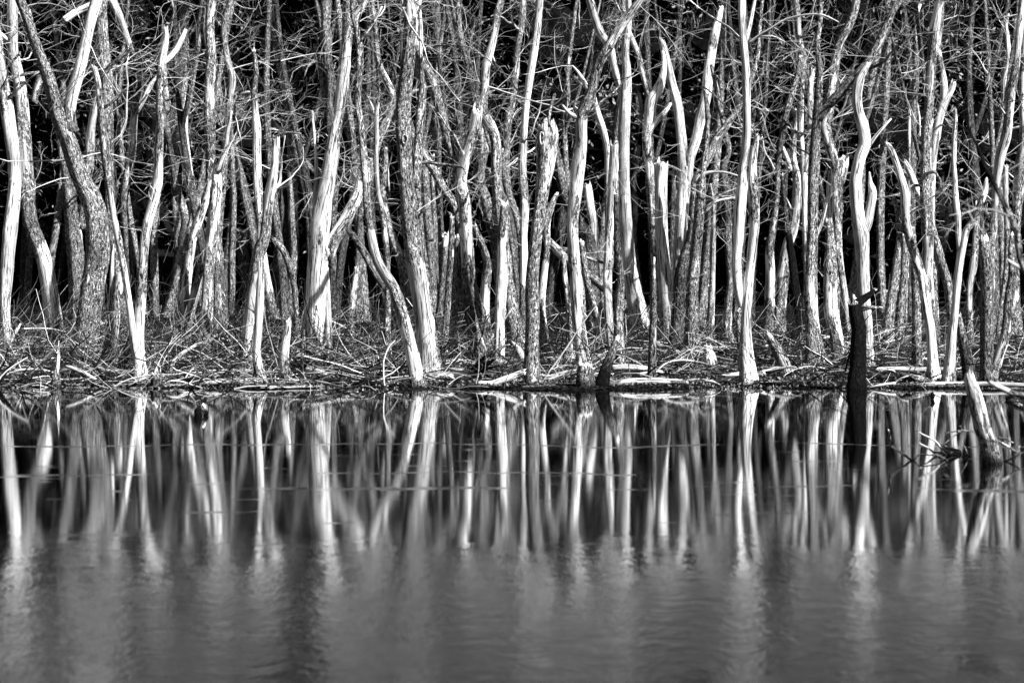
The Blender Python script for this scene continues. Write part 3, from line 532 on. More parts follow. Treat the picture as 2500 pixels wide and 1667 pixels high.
 ('dead_tree', 'grey trunk with a dark hollow in its pale foot, left of the black snag', .2, None, 'J 1425,1345,104,4/1385,1150,84,4/1352,1000,96,6/1350,800,112,6/1340,600,86,5/1338,450,66,4/1330,300,48,4'),
 ('dead_tree', 'slanting pale-barked tree with a square broken stub, left of the black snag', .9, None,
  'J 1482,1190,56,4/1452,900,58,5/1416,650,58,5/1392,450,76,5/1386,250,82,5/1388,50,92,5 I 1388,1380,80,5/1376,1250,60,5/1340,1120,66,5/1300,950,72,6/1326,850,72,6/1342,700,74,5/1370,500,62,5/1400,350,54,5/1470,220,52,5/1520,100,50,5/1545,-20,46,5',
  'I 1400,1400,84,5/1418,1310,90,6/1428,1255,92,6', 'J 1335,250,36,7/1335,60,40,7 I 1335,1400,36,7/1335,1310,20,7'),
 ('stump', 'split dark stump leaning left in the litter, right of the twin-stemmed tree', 0, None, 'J 1010,1440,74,6/945,1290,84,4/885,1195,62,4/855,1140,26,6'),
 ('stump', 'little white ragged stump in the brush left of the twin-stemmed tree', 0, None, 'J 412,1385,98,5/410,1320,86,9/406,1275,56,9'),
 ('snag', 'thick black wet snag with a splintered arm, standing in the water', 0, None,
  'L 285,1585,140,0/287,1480,124,0/292,1400,114,0/300,1200,106,0/302,1100,102,0/280,980,98,0/266,925,84,0', 'L 262,935,72,0/310,895,64,0/370,855,50,0/420,810,26,0', 'L 300,960,40,0/380,945,30,1/440,940,16,5/490,945,9,7', '@knot L 322,1240,62,8/350,1235,42,9/366,1232,24,9'),
 ('dead_tree', 'brilliant white forked tree behind the black snag, bowing above the fork', .5, None,
  'L 372,1400,96,4/368,1250,82,6/360,1080,84,9/345,900,90,9/336,700,92,9/330,500,98,9/320,380,112,9/292,200,84,9/280,0,82,9 K 290,1320,76,9/315,1200,78,9/350,1110,84,9/340,1000,78,8/302,850,66,8/292,750,62,8/300,650,68,9/330,570,54,9/372,500,30,9',
  'L 335,370,76,9/365,300,70,9/388,200,60,9/406,80,56,9/402,20,42,9 K 392,1400,30,9/385,1320,14,9', 'K 385,1110,26,8/420,1060,24,8/470,1000,20,8/550,910,12,7'),
 ('dead_tree', 'stout flecked trunk right of the white forked tree, narrowing upward', .4, None, 'L 512,1210,88,4/540,950,76,4/575,750,70,4/600,550,58,4/616,400,46,4/602,250,38,4/575,110,30,4', 'L 480,1200,20,8/472,1120,16,8/468,1060,6,8'),
 ('dead_tree', 'dappled thinner trunk beside the stout flecked one', .3, None, 'L 612,1230,56,4/625,950,52,3/645,750,48,3/650,550,42,4/656,400,34,4'),
 ('dead_tree', 'dark shaded trunk left of the bending white-footed tree', .3, None, 'L 752,1390,66,1/746,1100,62,3/740,900,56,3/730,700,52,2/720,520,42,2/712,350,36,2'),
 ('dead_tree', 'white-footed tree bending left as it rises, at the waterline on the right', .4, None,
  'L 880,1500,90,5/868,1330,68,8/852,1100,66,8/816,900,62,7/785,700,62,5/736,550,62,4/690,400,62,5/660,250,56,5/656,100,56,6 K 645,1430,56,7/602,1280,42,7/552,1150,40,7/512,1095,20,7'),
 ('dead_tree', 'furrowed trunk slanting up left, crossing behind the white-footed trees', .3, None, 'L 1015,1180,54,3/1000,900,58,4/980,750,64,4/930,600,72,4/890,450,76,5/840,300,72,5/790,150,62,6/742,30,56,6 K 722,1390,52,7/690,1310,46,8/652,1240,38,8'),
 ('dead_tree', 'tall straight pale tree rising to the top behind the crossing trunks at right', 1, None,
  'L 885,1210,66,4/850,950,74,5/830,700,82,7/835,500,72,7/826,300,76,4/820,100,82,3 K 812,1400,78,4/815,1250,68,5/820,1050,70,4/836,850,62,4/850,650,62,5/856,500,62,5/870,350,66,5/890,200,66,6/910,80,60,6/932,-20,56,6'),
 ('dead_tree', 'bright smooth stem with a rounded broken tip high at right', .4, 56,
  'L 895,1010,40,4/870,500,44,5/858,250,46,6/858,80,50,7 K 862,1380,46,9/868,1230,52,9/890,1050,60,8/920,900,58,8/960,775,58,9/1010,690,44,9/1026,645,38,9', 'K 950,800,46,8/955,700,46,7/955,630,46,6/936,530,46,5/916,430,46,5/908,340,42,5/930,200,36,5/940,40,30,5'),
 ('dead_tree', 'white-stemmed tree with a tall thin left prong, at the waterline on the right', .4, None,
  'L 985,1520,76,4/1000,1350,66,7/1015,1150,62,8/1040,950,56,8/1056,750,60,8/1075,600,60,8/1092,500,60,8/1130,350,50,5/1190,270,50,4/1240,130,46,5/1272,50,40,8 K 1282,1370,24,8',
  'L 1085,520,46,9/1066,400,38,8/1060,250,40,8/1046,100,36,7 K 1040,1400,32,7/1030,1250,35,6/1035,1050,34,7/1045,900,25,7/1045,835,14,7'),
 ('dead_tree', 'thin grey snapped stem right of the white-stemmed prong tree', .1, None, 'L 1155,1230,54,4/1150,1000,52,5/1150,800,48,6/1180,620,56,6/1195,450,44,5/1205,280,38,5/1210,160,32,5'),
 ('snag', 'stout dark furrowed snag with a rotten round top, right edge', .1, None, 'L 1285,1515,106,2/1285,1200,96,2/1285,900,96,2/1285,700,96,2/1272,550,84,2/1262,450,74,4'),
 ('dead_tree', 'pale-footed stem leaning right across the dark furrowed snag', .3, None, 'L 1312,1515,70,5/1360,1350,68,6/1420,1170,66,5/1440,1000,58,4/1450,850,56,5/1475,700,52,4/1470,500,44,3/1478,400,34,3'),
 ('dead_tree', 'thin dark-footed stem right of the dark furrowed snag, pale above', .3, None, 'L 1368,1220,52,2/1395,950,40,3/1430,650,38,4/1440,400,46,5/1432,200,42,6 K 1426,1411,42,6/1430,1290,34,7'),
 ('dead_tree', 'tall pale tree leaving the top edge at far right', 1, 55,
  'L 1325,1100,50,3/1318,640,46,4/1322,450,48,4/1335,300,52,5/1346,150,48,6 K 1352,1430,50,7/1388,1200,72,7/1430,1050,72,6/1450,900,64,5/1462,750,70,5/1490,600,62,5/1512,450,54,5/1530,250,56,6/1545,100,52,6/1556,-20,50,6'),
 ('dead_tree', 'rough trunk cut by the right edge of the picture', .8, None, 'L 1512,1160,94,3/1500,900,64,4/1505,600,46,4/1510,300,54,4/1520,100,74,5 K 1532,1400,80,4/1545,1250,72,5/1560,1000,48,6/1552,800,44,6/1560,500,44,6/1575,200,40,6/1590,-20,40,6'),
 ('dead_tree', 'short bright flaking trunk high up at far right', .8, 62, 'L 1400,1060,50,3/1395,500,50,3/1380,100,48,4 K 1370,1300,44,4/1390,1000,46,4/1418,750,52,6/1420,620,54,8/1450,490,58,7/1442,320,32,7/1432,180,24,7/1452,110,16,7'),
 ('dead_tree', 'paired grey snapped stems behind the slanting furrowed trunk at right', .1, None, 'L 872,920,50,5/890,700,58,5/930,520,58,5/955,360,60,4/942,180,48,7 K 932,1411,46,7/930,1250,46,6/950,1120,46,7/975,990,38,7', 'L 955,380,46,4/985,260,50,4/1005,175,52,4'),
 ('dead_tree', 'dark straight far trunk left of the tall straight pale tree', 1, 67, 'L 700,860,50,2/705,500,50,2/712,100,52,2 K 715,1250,52,2/715,1050,52,2/720,850,60,3/735,650,52,2/740,500,46,2/750,350,40,3/742,250,28,4/750,100,26,6/795,-20,22,6', 'K 745,780,16,8/765,900,18,8/770,1040,12,8'),
 ('dead_tree', 'thin wriggling white sapling high up, right of the white forked tree', .6, 60, 'L 660,1000,26,4/680,500,24,4 K 690,1300,22,5/690,1000,22,7/688,850,24,8/642,750,26,8/626,600,20,8/600,450,12,8'),
 ('snag', 'dark leaning stub behind the foreground snag at right', 0, None, 'L 1155,1490,96,1/1122,1300,82,1/1090,1150,64,2/1070,1030,44,3'),
 ('snag', 'tapering splinter stub with a frayed foot at the waterline, far left', 0, None, 'P 515,715,80,2/520,620,56,4/533,500,34,6/538,400,20,6/542,310,8,7'),
 ('stump', 'squat dark square stump at the waterline right of the V-shaped pair', 0, None, 'P 1440,735,92,1/1440,670,88,1/1440,625,80,2', 'P 1470,700,18,4/1480,640,16,6/1478,590,8,6'),
 ('dead_tree', 'sloping dark buttress stem low behind the V-shaped pair', 0, None, 'B 915,1420,36,0/965,1310,60,0/1000,1230,60,1/1035,1130,46,1'),
 ('snag', 'peeling strip-barked snag with dark square flakes, left of the V-shaped pair', 0, None, 'B 820,1370,110,1/850,1200,96,4/870,1050,84,4/890,900,78,3/905,760,56,7/910,705,40,8', 'B 835,1050,30,7/850,850,28,8/858,650,26,7/865,460,14,7'),
 ('stump', 'low barked stump between the furrowed tree and the strip-barked snag', 0, None, 'B 790,1250,70,3/792,1130,64,4/792,1080,58,4'),
]

# ------------------------------------------------------------------ logs and branches that lie on the bank and in the water
LOGS = [
 ('fallen_branch', 'pale stick sloping down to the waterline, far left brush', 'P 600,540,18,8/640,548,30,8/760,600,40,8/890,668,26,8/960,690,12,7'),
 ('fallen_branch', 'long arched pale branch over the far left brush', 'P 40,635,14,6/100,610,20,7/180,582,25,7/330,575,28,8/440,590,25,7/520,612,16,7'),
 ('fallen_branch', 'dark branch end rising out of the left edge', 'P -20,690,40,0/40,610,40,0/90,550,32,0/170,460,22,1/210,420,12,1'),
 ('fallen_branch', 'pale branch leaning up under the leftmost trunk', 'P 20,450,16,5/80,350,26,6/120,270,30,7/160,200,28,7/190,150,12,7', 'P 150,205,16,6/300,195,14,6/480,200,12,6/600,225,8,6'),
 ('fallen_branch', 'straight thin pale stick slanting over the foot of the furrowed tree', 'P 780,475,16,6/900,440,18,6/1000,400,18,7/1110,350,16,7/1200,325,8,7'),
 ('fallen_branch', 'dark thin stick arching toward the V-shaped pair', 'P 600,400,12,3/740,370,14,3/880,330,16,3/1020,295,16,4/1200,310,10,4'),
 ('fallen_branch', 'speckled stick sloping right from the V-shaped pair', 'P 1315,400,26,4/1420,500,34,5/1520,580,34,6'),
 ('fallen_branch', 'bright bent branch propped in the brush right of the V-shaped pair', 'P 1558,585,36,8/1600,490,40,8/1690,415,36,6/1790,355,28,4/1865,320,16,4'),
 ('fallen_log', 'thick half-sunk log along the waterline below the pitted snag', 'P 1820,715,18,4/1900,700,36,6/2050,682,52,5/2352,680,58,4 Q 60,690,46,4'),
 ('fallen_log', 'thin log at the water left of the V-shaped foot', 'P 900,560,34,5/1000,585,34,5/1120,590,32,6/1235,592,22,6'),
 ('fallen_branch', 'curved thin white stick at the waterline right of the square stump', 'P 1520,705,10,7/1560,678,14,8/1650,678,14,8/1760,712,14,8/1860,742,8,7'),
 ('fallen_branch', 'straight white twig slanting up to the square stump', 'P 1170,722,10,8/1300,662,12,8/1470,620,8,8'),
 ('fallen_branch', 'dark forked branch end poking from the water left of centre', 'P 1755,760,18,0/1790,720,14,0/1880,640,12,1/1990,590,8,1', 'P 1755,755,14,0/1730,700,10,0/1720,640,8,0'),
 ('fallen_log', 'short fat broken log before the split-footed tree', 'Q 440,560,60,6/520,580,76,6/630,612,58,7', '@root Q 450,560,50,0/410,580,34,0/380,640,14,0', '@root Q 450,550,40,0/400,540,24,0/350,545,10,0', '@root Q 455,545,30,0/470,500,20,1/520,480,8,1'),
 ('fallen_branch', 'long thin branch lying along the waterline left of the curving spotted stem', 'Q 90,738,12,5/180,692,18,5/400,668,16,5/600,685,14,6/760,725,12,6/890,762,6,6'),
 ('fallen_branch', 'dark straight branch slanting down right from the splintered snag', 'Q 325,258,10,3/460,320,16,3/600,400,20,2/700,480,20,2/785,565,14,2'),
 ('fallen_branch', 'dark bowed branch over the brush right of the split foot', 'Q 680,620,10,2/800,512,16,2/1000,422,16,2/1240,340,10,2'),
 ('fallen_branch', 'dark branch dipping in the water left of the curving stem', 'Q 1060,745,14,1/1200,702,18,2/1330,662,18,2/1460,648,14,2', 'Q 1060,745,12,1/1030,690,10,1/1050,620,6,1'),
 ('fallen_log', 'uprooted log with a dark shaggy root plate, centre of the bank', 'Q 1600,642,26,5/1700,640,52,5/1800,640,84,6/1920,630,104,6/2000,600,104,4',
  '@root Q 1990,610,70,0/2070,545,56,0/2150,500,34,0/2200,470,14,0', '@root Q 2000,610,50,0/2035,660,34,0/2030,730,14,0', '@root Q 1990,590,56,0/2050,500,36,1/2110,430,16,1', '@root Q 1995,610,40,0/1995,680,26,1/1985,740,10,1', '@root Q 2010,580,50,0/2120,560,34,0/2190,545,12,0', '@root Q 2010,590,40,0/2060,620,26,1/2075,710,10,1', '@root Q 2020,570,30,0/2100,600,20,0/2150,640,8,0', '@root Q 2060,500,20,2/2170,420,16,5/2240,365,14,6/2330,335,8,6'),
 ('fallen_log', 'smooth pale curved log at the waterline, left of the hollow-crowned snag', 'Q 2040,698,34,7/2180,702,54,8 H 60,1508,44,7/140,1480,46,7/240,1440,40,6'),
 ('fallen_log', 'dark barked log behind the smooth curved log', 'H -60,1350,50,3/20,1362,62,4/200,1350,62,4/260,1345,40,4'),
 ('fallen_log', 'short white split slab leaning at the hollow-crowned snag', 'H 262,1390,40,7/238,1335,66,9/205,1275,60,8/170,1220,26,8'),
 ('fallen_log', 'barked log lying between the hollow snag and the S-curved tree', 'H 400,1350,50,5/550,1345,60,5/665,1342,56,6'),
 ('fallen_log', 'rough short log lifted behind the black leaning stump', 'H 760,1350,50,5/850,1325,60,6/915,1308,50,6'),
 ('fallen_log', 'flat pale log right of the hollow snag foot', 'H 365,1480,60,6/450,1485,54,7/560,1450,46,7/670,1430,40,6'),
 ('fallen_log', 'white-barked log behind the thin pointed snag', 'H 920,1405,44,6/1050,1403,56,7/1195,1418,48,6/1300,1440,30,5'),
 ('fallen_log', 'small broken log short of the thin pointed snag', 'H 1040,1475,32,6/1110,1462,32,7/1190,1448,26,7'),
 ('fallen_log', 'long bleached log lying along the waterline right of the stumps', 'H 890,1535,34,5/1050,1512,50,6/1250,1506,42,6/1500,1512,36,5 J 230,1500,28,5/400,1500,20,6/500,1535,8,6'),
 ('fallen_log', 'dark thin log in the water between the hollow snag and the jagged stump', 'H 230,1555,22,2/450,1545,28,3/665,1543,22,3'),
 ('fallen_branch', 'pale thin pole leaning left to right before the hollow snag', 'H 370,1530,10,7/450,1420,14,8/560,1270,12,8/700,1060,10,8/860,850,6,8'),
 ('fallen_log', 'grey log crossing in front of the twin-stemmed white foot', 'J 510,1465,16,5/650,1452,36,6/810,1446,28,6', 'J 800,1435,16,6/940,1408,22,8/1060,1396,12,8'),
 ('fallen_branch', 'arched pale stick in the brush under the V-shaped white tree', 'J -20,1460,10,6/80,1370,14,7/200,1345,14,7/340,1362,12,7/450,1390,8,6'),
 ('fallen_log', 'white log lying in the litter behind the white-footed trees', 'L 430,1415,24,9/600,1412,36,9/760,1418,34,9/930,1415,32,9/1110,1420,24,9'),
 ('fallen_log', 'dark broken root chunk before the white-footed tree', 'L 620,1450,26,1/700,1478,54,1/780,1495,56,4/860,1512,34,1'),
 ('fallen_log', 'long pale log along the waterline at right', 'L 660,1545,18,5/900,1535,40,6/1130,1534,42,7/1350,1530,34,8/1600,1540,30,8'),
 ('fallen_branch', 'pale stick on the mud right of the black snag', 'L 370,1555,12,6/480,1535,22,7/580,1520,18,7', 'L 575,1525,12,7/620,1490,12,7/680,1465,8,7'),
 ('fallen_branch', 'pale wandering branch reaching right from behind the black snag', 'L 360,1190,16,7/460,1215,18,7/560,1200,16,7/680,1165,14,7/770,1130,8,7', 'L 460,1215,12,7/470,1120,8,7'),
 ('fallen_branch', 'bow-shaped pale branch above the brush right of the black snag', 'L 440,860,16,8/500,825,16,8/590,810,14,8/690,830,14,7/800,890,12,7/900,930,8,7'),
]

TILES['Z'] = (0, 0, 1.0)
GROUP = 'bare trees on the flooded bank'

# ------------------------------------------------------------------ ground and water
def shore(x):
    return 0.42 * np.sin(x * 0.55 + 1.0) + 0.34 * np.sin(x * 1.43 + 0.4) + 0.16 * np.sin(x * 3.7) + 0.08 * np.sin(x * 8.9)

def ground_z(x, d):
    h = zg(d + shore(x) * np.clip((44.0 - d) / 3.0, 0, 1))
    h = h + 0.018 * np.sin(x * 2.3 + d * 1.7) * np.sin(d * 2.9 - x * 0.8) + 0.012 * np.sin(x * 6.1) * np.sin(d * 5.3)
    k = np.clip((d - 97.0) / 60.0, 0, 1)
    return h + 30.0 * k * k * (3 - 2 * k)

def build_ground():
    ys = np.concatenate([np.arange(37.5, 62, 0.28), np.arange(62, 98, 1.2), np.arange(98, 170, 4.0), [200, 260, 400, 700]])
    xs = np.concatenate([[-500, -250, -120, -60, -35, -22], np.arange(-16, 16.01, 0.25), [22, 35, 60, 120, 250, 500]])
    X, Y = np.meshgrid(xs, ys); Z = ground_z(X, Y)
    V = np.stack([X, Y, Z], -1).reshape(-1, 3); nx = len(xs)
    i = np.arange(len(ys) - 1)[:, None] * nx; j = np.arange(nx - 1)[None]
    Q = np.stack([i + j, i + j + 1, i + nx + j + 1, i + nx + j], -1).reshape(-1, 4)
    me = bpy.data.meshes.new('ground'); me.from_pydata(V, [], Q.tolist()); me.update()
    me.polygons.foreach_set('use_smooth', np.ones(len(me.polygons), bool)); me.materials.append(GROUND)
    o = bpy.data.objects.new('ground', me); COL.objects.link(o); tag(o, kind='structure')
    me = bpy.data.meshes.new('pond'); s = 500
    me.from_pydata([(-s, -200, 0), (s, -200, 0), (s, 41.5, 0), (-s, 41.5, 0)], [], [(0, 1, 2, 3)]); me.materials.append(WATER)
    o = bpy.data.objects.new('pond', me); COL.objects.link(o); tag(o, kind='structure')
build_ground()

# ------------------------------------------------------------------ building a traced stem
def place(A, d0, lean, y_ref):
    """rows px,py,w,b -> points, radii, bare; the stem drifts in depth as it rises"""
    z0 = CH - (A[:, 1] - YH) / F * d0
    d = d0 + lean * (z0 - y_ref)
    P = np.stack([(A[:, 0] - 1250) / F * d, d, CH - (A[:, 1] - YH) / F * d], -1)
    return P, np.maximum(A[:, 2] / F * d * 0.5, 0.003), A[:, 3]

def extend_up(P, R, B, top, rnd, keep=0.4):
    n = int(max(4, (top - P[-1, 2]) / 0.28)); d = norm(P[-1] - P[-3]); pts = [P[-1]]
    bend = rnd.standard_normal(3) * 0.03
    for _ in range(n):
        d = norm(d + bend + rnd.standard_normal(3) * 0.06 + np.array([0, 0, 0.10])); pts.append(pts[-1] + d * 0.28)
    pts = np.array(pts[1:])
    return np.concatenate([P, pts]), np.concatenate([R, R[-1] * np.linspace(1, keep, n)]), np.concatenate([B, np.full(n, B[-1])])

STEM_NAMES = {'@root': 'root', '@knot': 'knot', '@stem': 'stem'}

def split_kind(path, default):
    if path.startswith('@'):
        k, rest = path.split(' ', 1)
        return STEM_NAMES[k], rest
    return default, path

def build_tree(name, label, tw, dist, trunk, *limbs, cat=None, group=GROUP, water=False, ns=16):
    rnd = np.random.default_rng(abs(hash_label(label)))
    A = parse(trunk)
    d0 = dist if dist else (F * CH / (A[0, 1] - YH) if water else dist_of(A[0, 1]))
    pg = YH + F * (CH - (0.0 if water else float(zg(d0)))) / d0
    legs = any(q.startswith('@root') for q in limbs)
    if A[0, 1] < pg - 1 and not legs:                                     # carry a hidden foot down to the soil
        k = np.clip((A[0, 0] - A[1, 0]) / max(A[0, 1] - A[1, 1], 1), -0.25, 0.25)
        A = np.concatenate([[[A[0, 0] + k * (pg - A[0, 1]), pg, A[0, 2] * 1.1, A[0, 3]]], A])
    if not legs: foot = A[0].copy(); foot[1] += 0.22 * F / d0; A = np.concatenate([[foot], A])
    S = smooth_path(A, max(5.0, 0.08 * F / d0))
    lean = rnd.uniform(-0.07, 0.09)
    P, R, B = place(S, d0, lean, 0.0)
    base = P[0].copy(); base[2] = 0.0 if water else float(zg(d0))
    root = bpy.data.objects.new(name, None); COL.objects.link(root); root.location = base
    root.empty_display_size = 0.3
    tag(root, label, cat or {'dead_tree': 'tree', 'fallen_tree': 'tree', 'snag': 'snag', 'stump': 'stump'}.get(name, 'tree'), group)
    top_y, top_w = A[-1, 1], A[-1, 2]
    end = 'broken'
    if top_y <= 2: P, R, B = extend_up(P, R, B, rnd.uniform(8.0, 11.5), rnd); end = 'taper'
    elif top_w < 9: end = 'taper'
    mb = MB(); trunk_mesh(mb, P, R, B, ns, end, 1.0, 1.3 if name == 'dead_tree' else 0.45, rnd); mb.build('trunk', WOOD, root, base)
    stems = [(P, R, A[-1, 1] <= 2)]
    for lp in limbs:
        kind, lp = split_kind(lp, 'limb')
        L = parse(lp); SL = smooth_path(L, max(4.0, 0.07 * F / d0))
        z1 = CH - (L[0, 1] - YH) / F * d0
        yref = z1; drift = rnd.uniform(-0.22, 0.22) if kind == 'limb' else rnd.uniform(-0.1, 0.1)
        dd = d0 + lean * z1
        # a limb also wanders in depth along its length
        zz = np.linspace(0, 1, len(SL)) * drift * (abs(L[-1, 1] - L[0, 1]) + abs(L[-1, 0] - L[0, 0])) / F * d0
        dl = dd + zz
        PL = np.stack([(SL[:, 0] - 1250) / F * dl, dl, CH - (SL[:, 1] - YH) / F * dl], -1)
        RL = np.maximum(SL[:, 2] / F * dl * 0.5, 0.003); BL = SL[:, 3]
        e = 'broken' if L[-1, 2] >= 8 and kind == 'limb' else 'taper'
        if L[-1, 1] <= 2 and kind == 'limb': PL, RL, BL = extend_up(PL, RL, BL, rnd.uniform(7.0, 9.5), rnd, 0.3); e = 'taper'
        if kind == 'root': PL[-1, 2] = min(PL[-1, 2], base[2] - 0.05)
        mb = MB(); trunk_mesh(mb, PL, RL, BL, 12, e, 1.0, False, rnd); mb.build(kind, WOOD, root, base)
        if kind == 'limb': stems.append((PL, RL, True))
    # crooked side branches
    if tw >= 0.6:
        for _ in range(int(round(tw * 3.2)) + (1 if name == 'dead_tree' else -1)):
            PP, RR, hi = stems[rnd.integers(len(stems))]
            ok = np.where((PP[:, 2] > 2.2) & (PP[:, 2] < 7.5))[0]
            if len(ok) < 3: continue
            i = ok[rnd.integers(len(ok))]; a = rnd.uniform(0, 6.28); dv = norm(np.array([math.cos(a), math.sin(a), rnd.uniform(-.1, 1.0)]))
            q = grow((PP[i])[None], dv[None], np.array([rnd.uniform(0.8, 2.1)]), 14, 0.32, 0.05, rnd)[0]
            r0 = min(RR[i] * 0.45, rnd.uniform(0.012, 0.034)); rr = r0 * np.linspace(1, 0.25, 14)
            mb = MB(); trunk_mesh(mb, q, rr, np.full(14, np.clip(B[min(i, len(B) - 1)] + rnd.uniform(-.3, .4), .15, 1)), 7, 'taper', 1.2, False, rnd); mb.build('branch', WOOD, root, base)
            stems.append((q, rr, True))
    # fine dead twigs
    if tw > 0:
        st, di, le, ra = [], [], [], []
        for PP, RR, hi in stems:
            ok = np.where(PP[:, 2] > 1.9)[0]
            if len(ok) < 3: continue
            ln = PP[ok[-1], 2] - PP[ok[0], 2]
            cnt = rnd.poisson(max(1.5, tw * 2.9 * ln * (1.0 if hi else 0.5)))
            for _ in range(cnt):
                i = ok[int(rnd.uniform(0, 1) ** 0.85 * (len(ok) - 1))]; a = rnd.uniform(0, 6.28)
                dv = np.array([math.cos(a), math.sin(a), rnd.uniform(-0.25, 0.9)])
                st.append(PP[i] + norm(dv) * RR[i] * 0.6); di.append(norm(dv)); le.append(rnd.uniform(0.35, 1.5)); ra.append(0.0028 + 0.0058 * rnd.uniform(0, 1) ** 2)
            low = np.where((PP[:, 2] > 0.5) & (PP[:, 2] < 2.2))[0]
            for _ in range(rnd.poisson(1.6 * tw)):
                if len(low) == 0: break
                i = low[rnd.integers(len(low))]; a = rnd.uniform(0, 6.28); dv = np.array([math.cos(a), math.sin(a), rnd.uniform(-.1, .5)])
                st.append(PP[i] + norm(dv) * RR[i] * 0.6); di.append(norm(dv)); le.append(rnd.uniform(0.2, 0.7)); ra.append(rnd.uniform(0.003, 0.006))
        if st:
            mb = MB(); twig_spray(mb, np.array(st), np.array(di), np.array(le), np.array(ra), rnd, 5, 3, 0.36)
            mb.build('twigs', TWIG, root, base, False, 'stuff')
    return root, base, d0, P, R

def hash_label(s):
    h = 7
    for c in s: h = (h * 131 + ord(c)) % 2147483647
    return h

BUILT = {}
for row in TREES:
    BUILT[row[1]] = build_tree(*row)

# knotholes: a raised collar round a near-black disc painted as the hole's darkness, on the side of the trunk that faces the pond
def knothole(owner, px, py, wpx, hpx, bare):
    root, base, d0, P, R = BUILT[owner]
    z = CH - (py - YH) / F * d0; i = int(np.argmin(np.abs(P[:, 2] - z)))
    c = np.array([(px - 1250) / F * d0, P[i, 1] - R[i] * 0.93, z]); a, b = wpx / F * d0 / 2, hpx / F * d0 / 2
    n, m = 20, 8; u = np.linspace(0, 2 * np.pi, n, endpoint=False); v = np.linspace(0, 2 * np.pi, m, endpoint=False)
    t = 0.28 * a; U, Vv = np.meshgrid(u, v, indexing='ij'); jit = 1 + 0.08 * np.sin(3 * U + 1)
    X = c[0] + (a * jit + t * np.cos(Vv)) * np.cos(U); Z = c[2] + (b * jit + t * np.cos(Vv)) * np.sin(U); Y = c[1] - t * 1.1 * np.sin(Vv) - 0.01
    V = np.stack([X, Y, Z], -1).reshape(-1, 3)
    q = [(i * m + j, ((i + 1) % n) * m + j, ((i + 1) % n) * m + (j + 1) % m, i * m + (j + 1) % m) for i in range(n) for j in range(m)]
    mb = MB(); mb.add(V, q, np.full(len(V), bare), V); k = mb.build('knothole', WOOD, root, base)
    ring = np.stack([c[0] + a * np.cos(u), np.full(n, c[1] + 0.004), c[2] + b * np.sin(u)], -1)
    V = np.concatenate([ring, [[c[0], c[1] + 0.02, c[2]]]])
    mb = MB(); mb.add(V, [(i, (i + 1) % n, n) for i in range(n)], np.zeros(n + 1), V); mb.build('hole_shade', CORE, k, base)
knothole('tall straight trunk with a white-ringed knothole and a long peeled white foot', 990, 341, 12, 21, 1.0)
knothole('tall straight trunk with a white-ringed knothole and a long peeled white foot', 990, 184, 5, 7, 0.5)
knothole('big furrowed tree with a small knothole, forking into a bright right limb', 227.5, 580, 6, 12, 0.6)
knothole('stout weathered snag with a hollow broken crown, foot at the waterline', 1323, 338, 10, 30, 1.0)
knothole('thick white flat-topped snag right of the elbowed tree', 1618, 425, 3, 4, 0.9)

# ------------------------------------------------------------------ logs and fallen branches
def build_log(name, label, trunk, *limbs, dist=None, water=False, cat=None):
    rnd = np.random.default_rng(hash_label(label))
    A = parse(trunk); low = A[np.argmax(A[:, 1] + A[:, 2] * 0.5)]
    py = low[1] + low[2] * 0.35
    d0 = dist or (F * CH / (py - YH) if water else dist_of(py))
    yaw = rnd.uniform(-0.12, 0.12)
    def conv(S):
        d = d0 + (S[:, 0] - low[0]) / F * d0 * yaw
        return np.stack([(S[:, 0] - 1250) / F * d, d, CH - (S[:, 1] - YH) / F * d], -1), np.maximum(S[:, 2] / F * d * 0.5, 0.003), S[:, 3]
    S = smooth_path(A, 6.0); P, R, B = conv(S); base = P[0].copy(); base[2] = float(zg(d0))
    root = bpy.data.objects.new(name, None); COL.objects.link(root); root.location = base; root.empty_display_size = 0.2
    log = name == 'fallen_log'
    tag(root, label, cat or ('log' if log else 'branch'), 'fallen wood on the bank')
    mb = MB(); trunk_mesh(mb, P, R, B, 12 if log else 8, 'broken' if A[-1, 2] > 8 else 'taper', 1.0, False, rnd)
    mb.build('log' if log else 'stick', WOOD, root, base)
    for lp in limbs:
        kind, lp = split_kind(lp, 'side_branch'); SL = smooth_path(parse(lp), 5.0); PL, RL, BL = conv(SL)
        if kind == 'root': PL[:, 1] += np.linspace(0, rnd.uniform(-0.5, 0.3), len(PL))
        mb = MB(); trunk_mesh(mb, PL, RL, BL, 8, 'taper', 1.0, False, rnd); mb.build(kind, WOOD, root, base)
    if not log:
        mb = MB(); k = max(3, len(P) // 6); ii = rnd.integers(1, len(P) - 1, k); dv = norm(rnd.standard_normal((k, 3)) + np.array([0, 0, .4]))
        twig_spray(mb, P[ii], dv, rnd.uniform(.15, .5, k), np.full(k, 0.004), rnd, 3, 0, float(B.mean()) + .1)
        mb.build('twigs', TWIG, root, base, False, 'stuff')
    return root
for row in LOGS: build_log(*row)

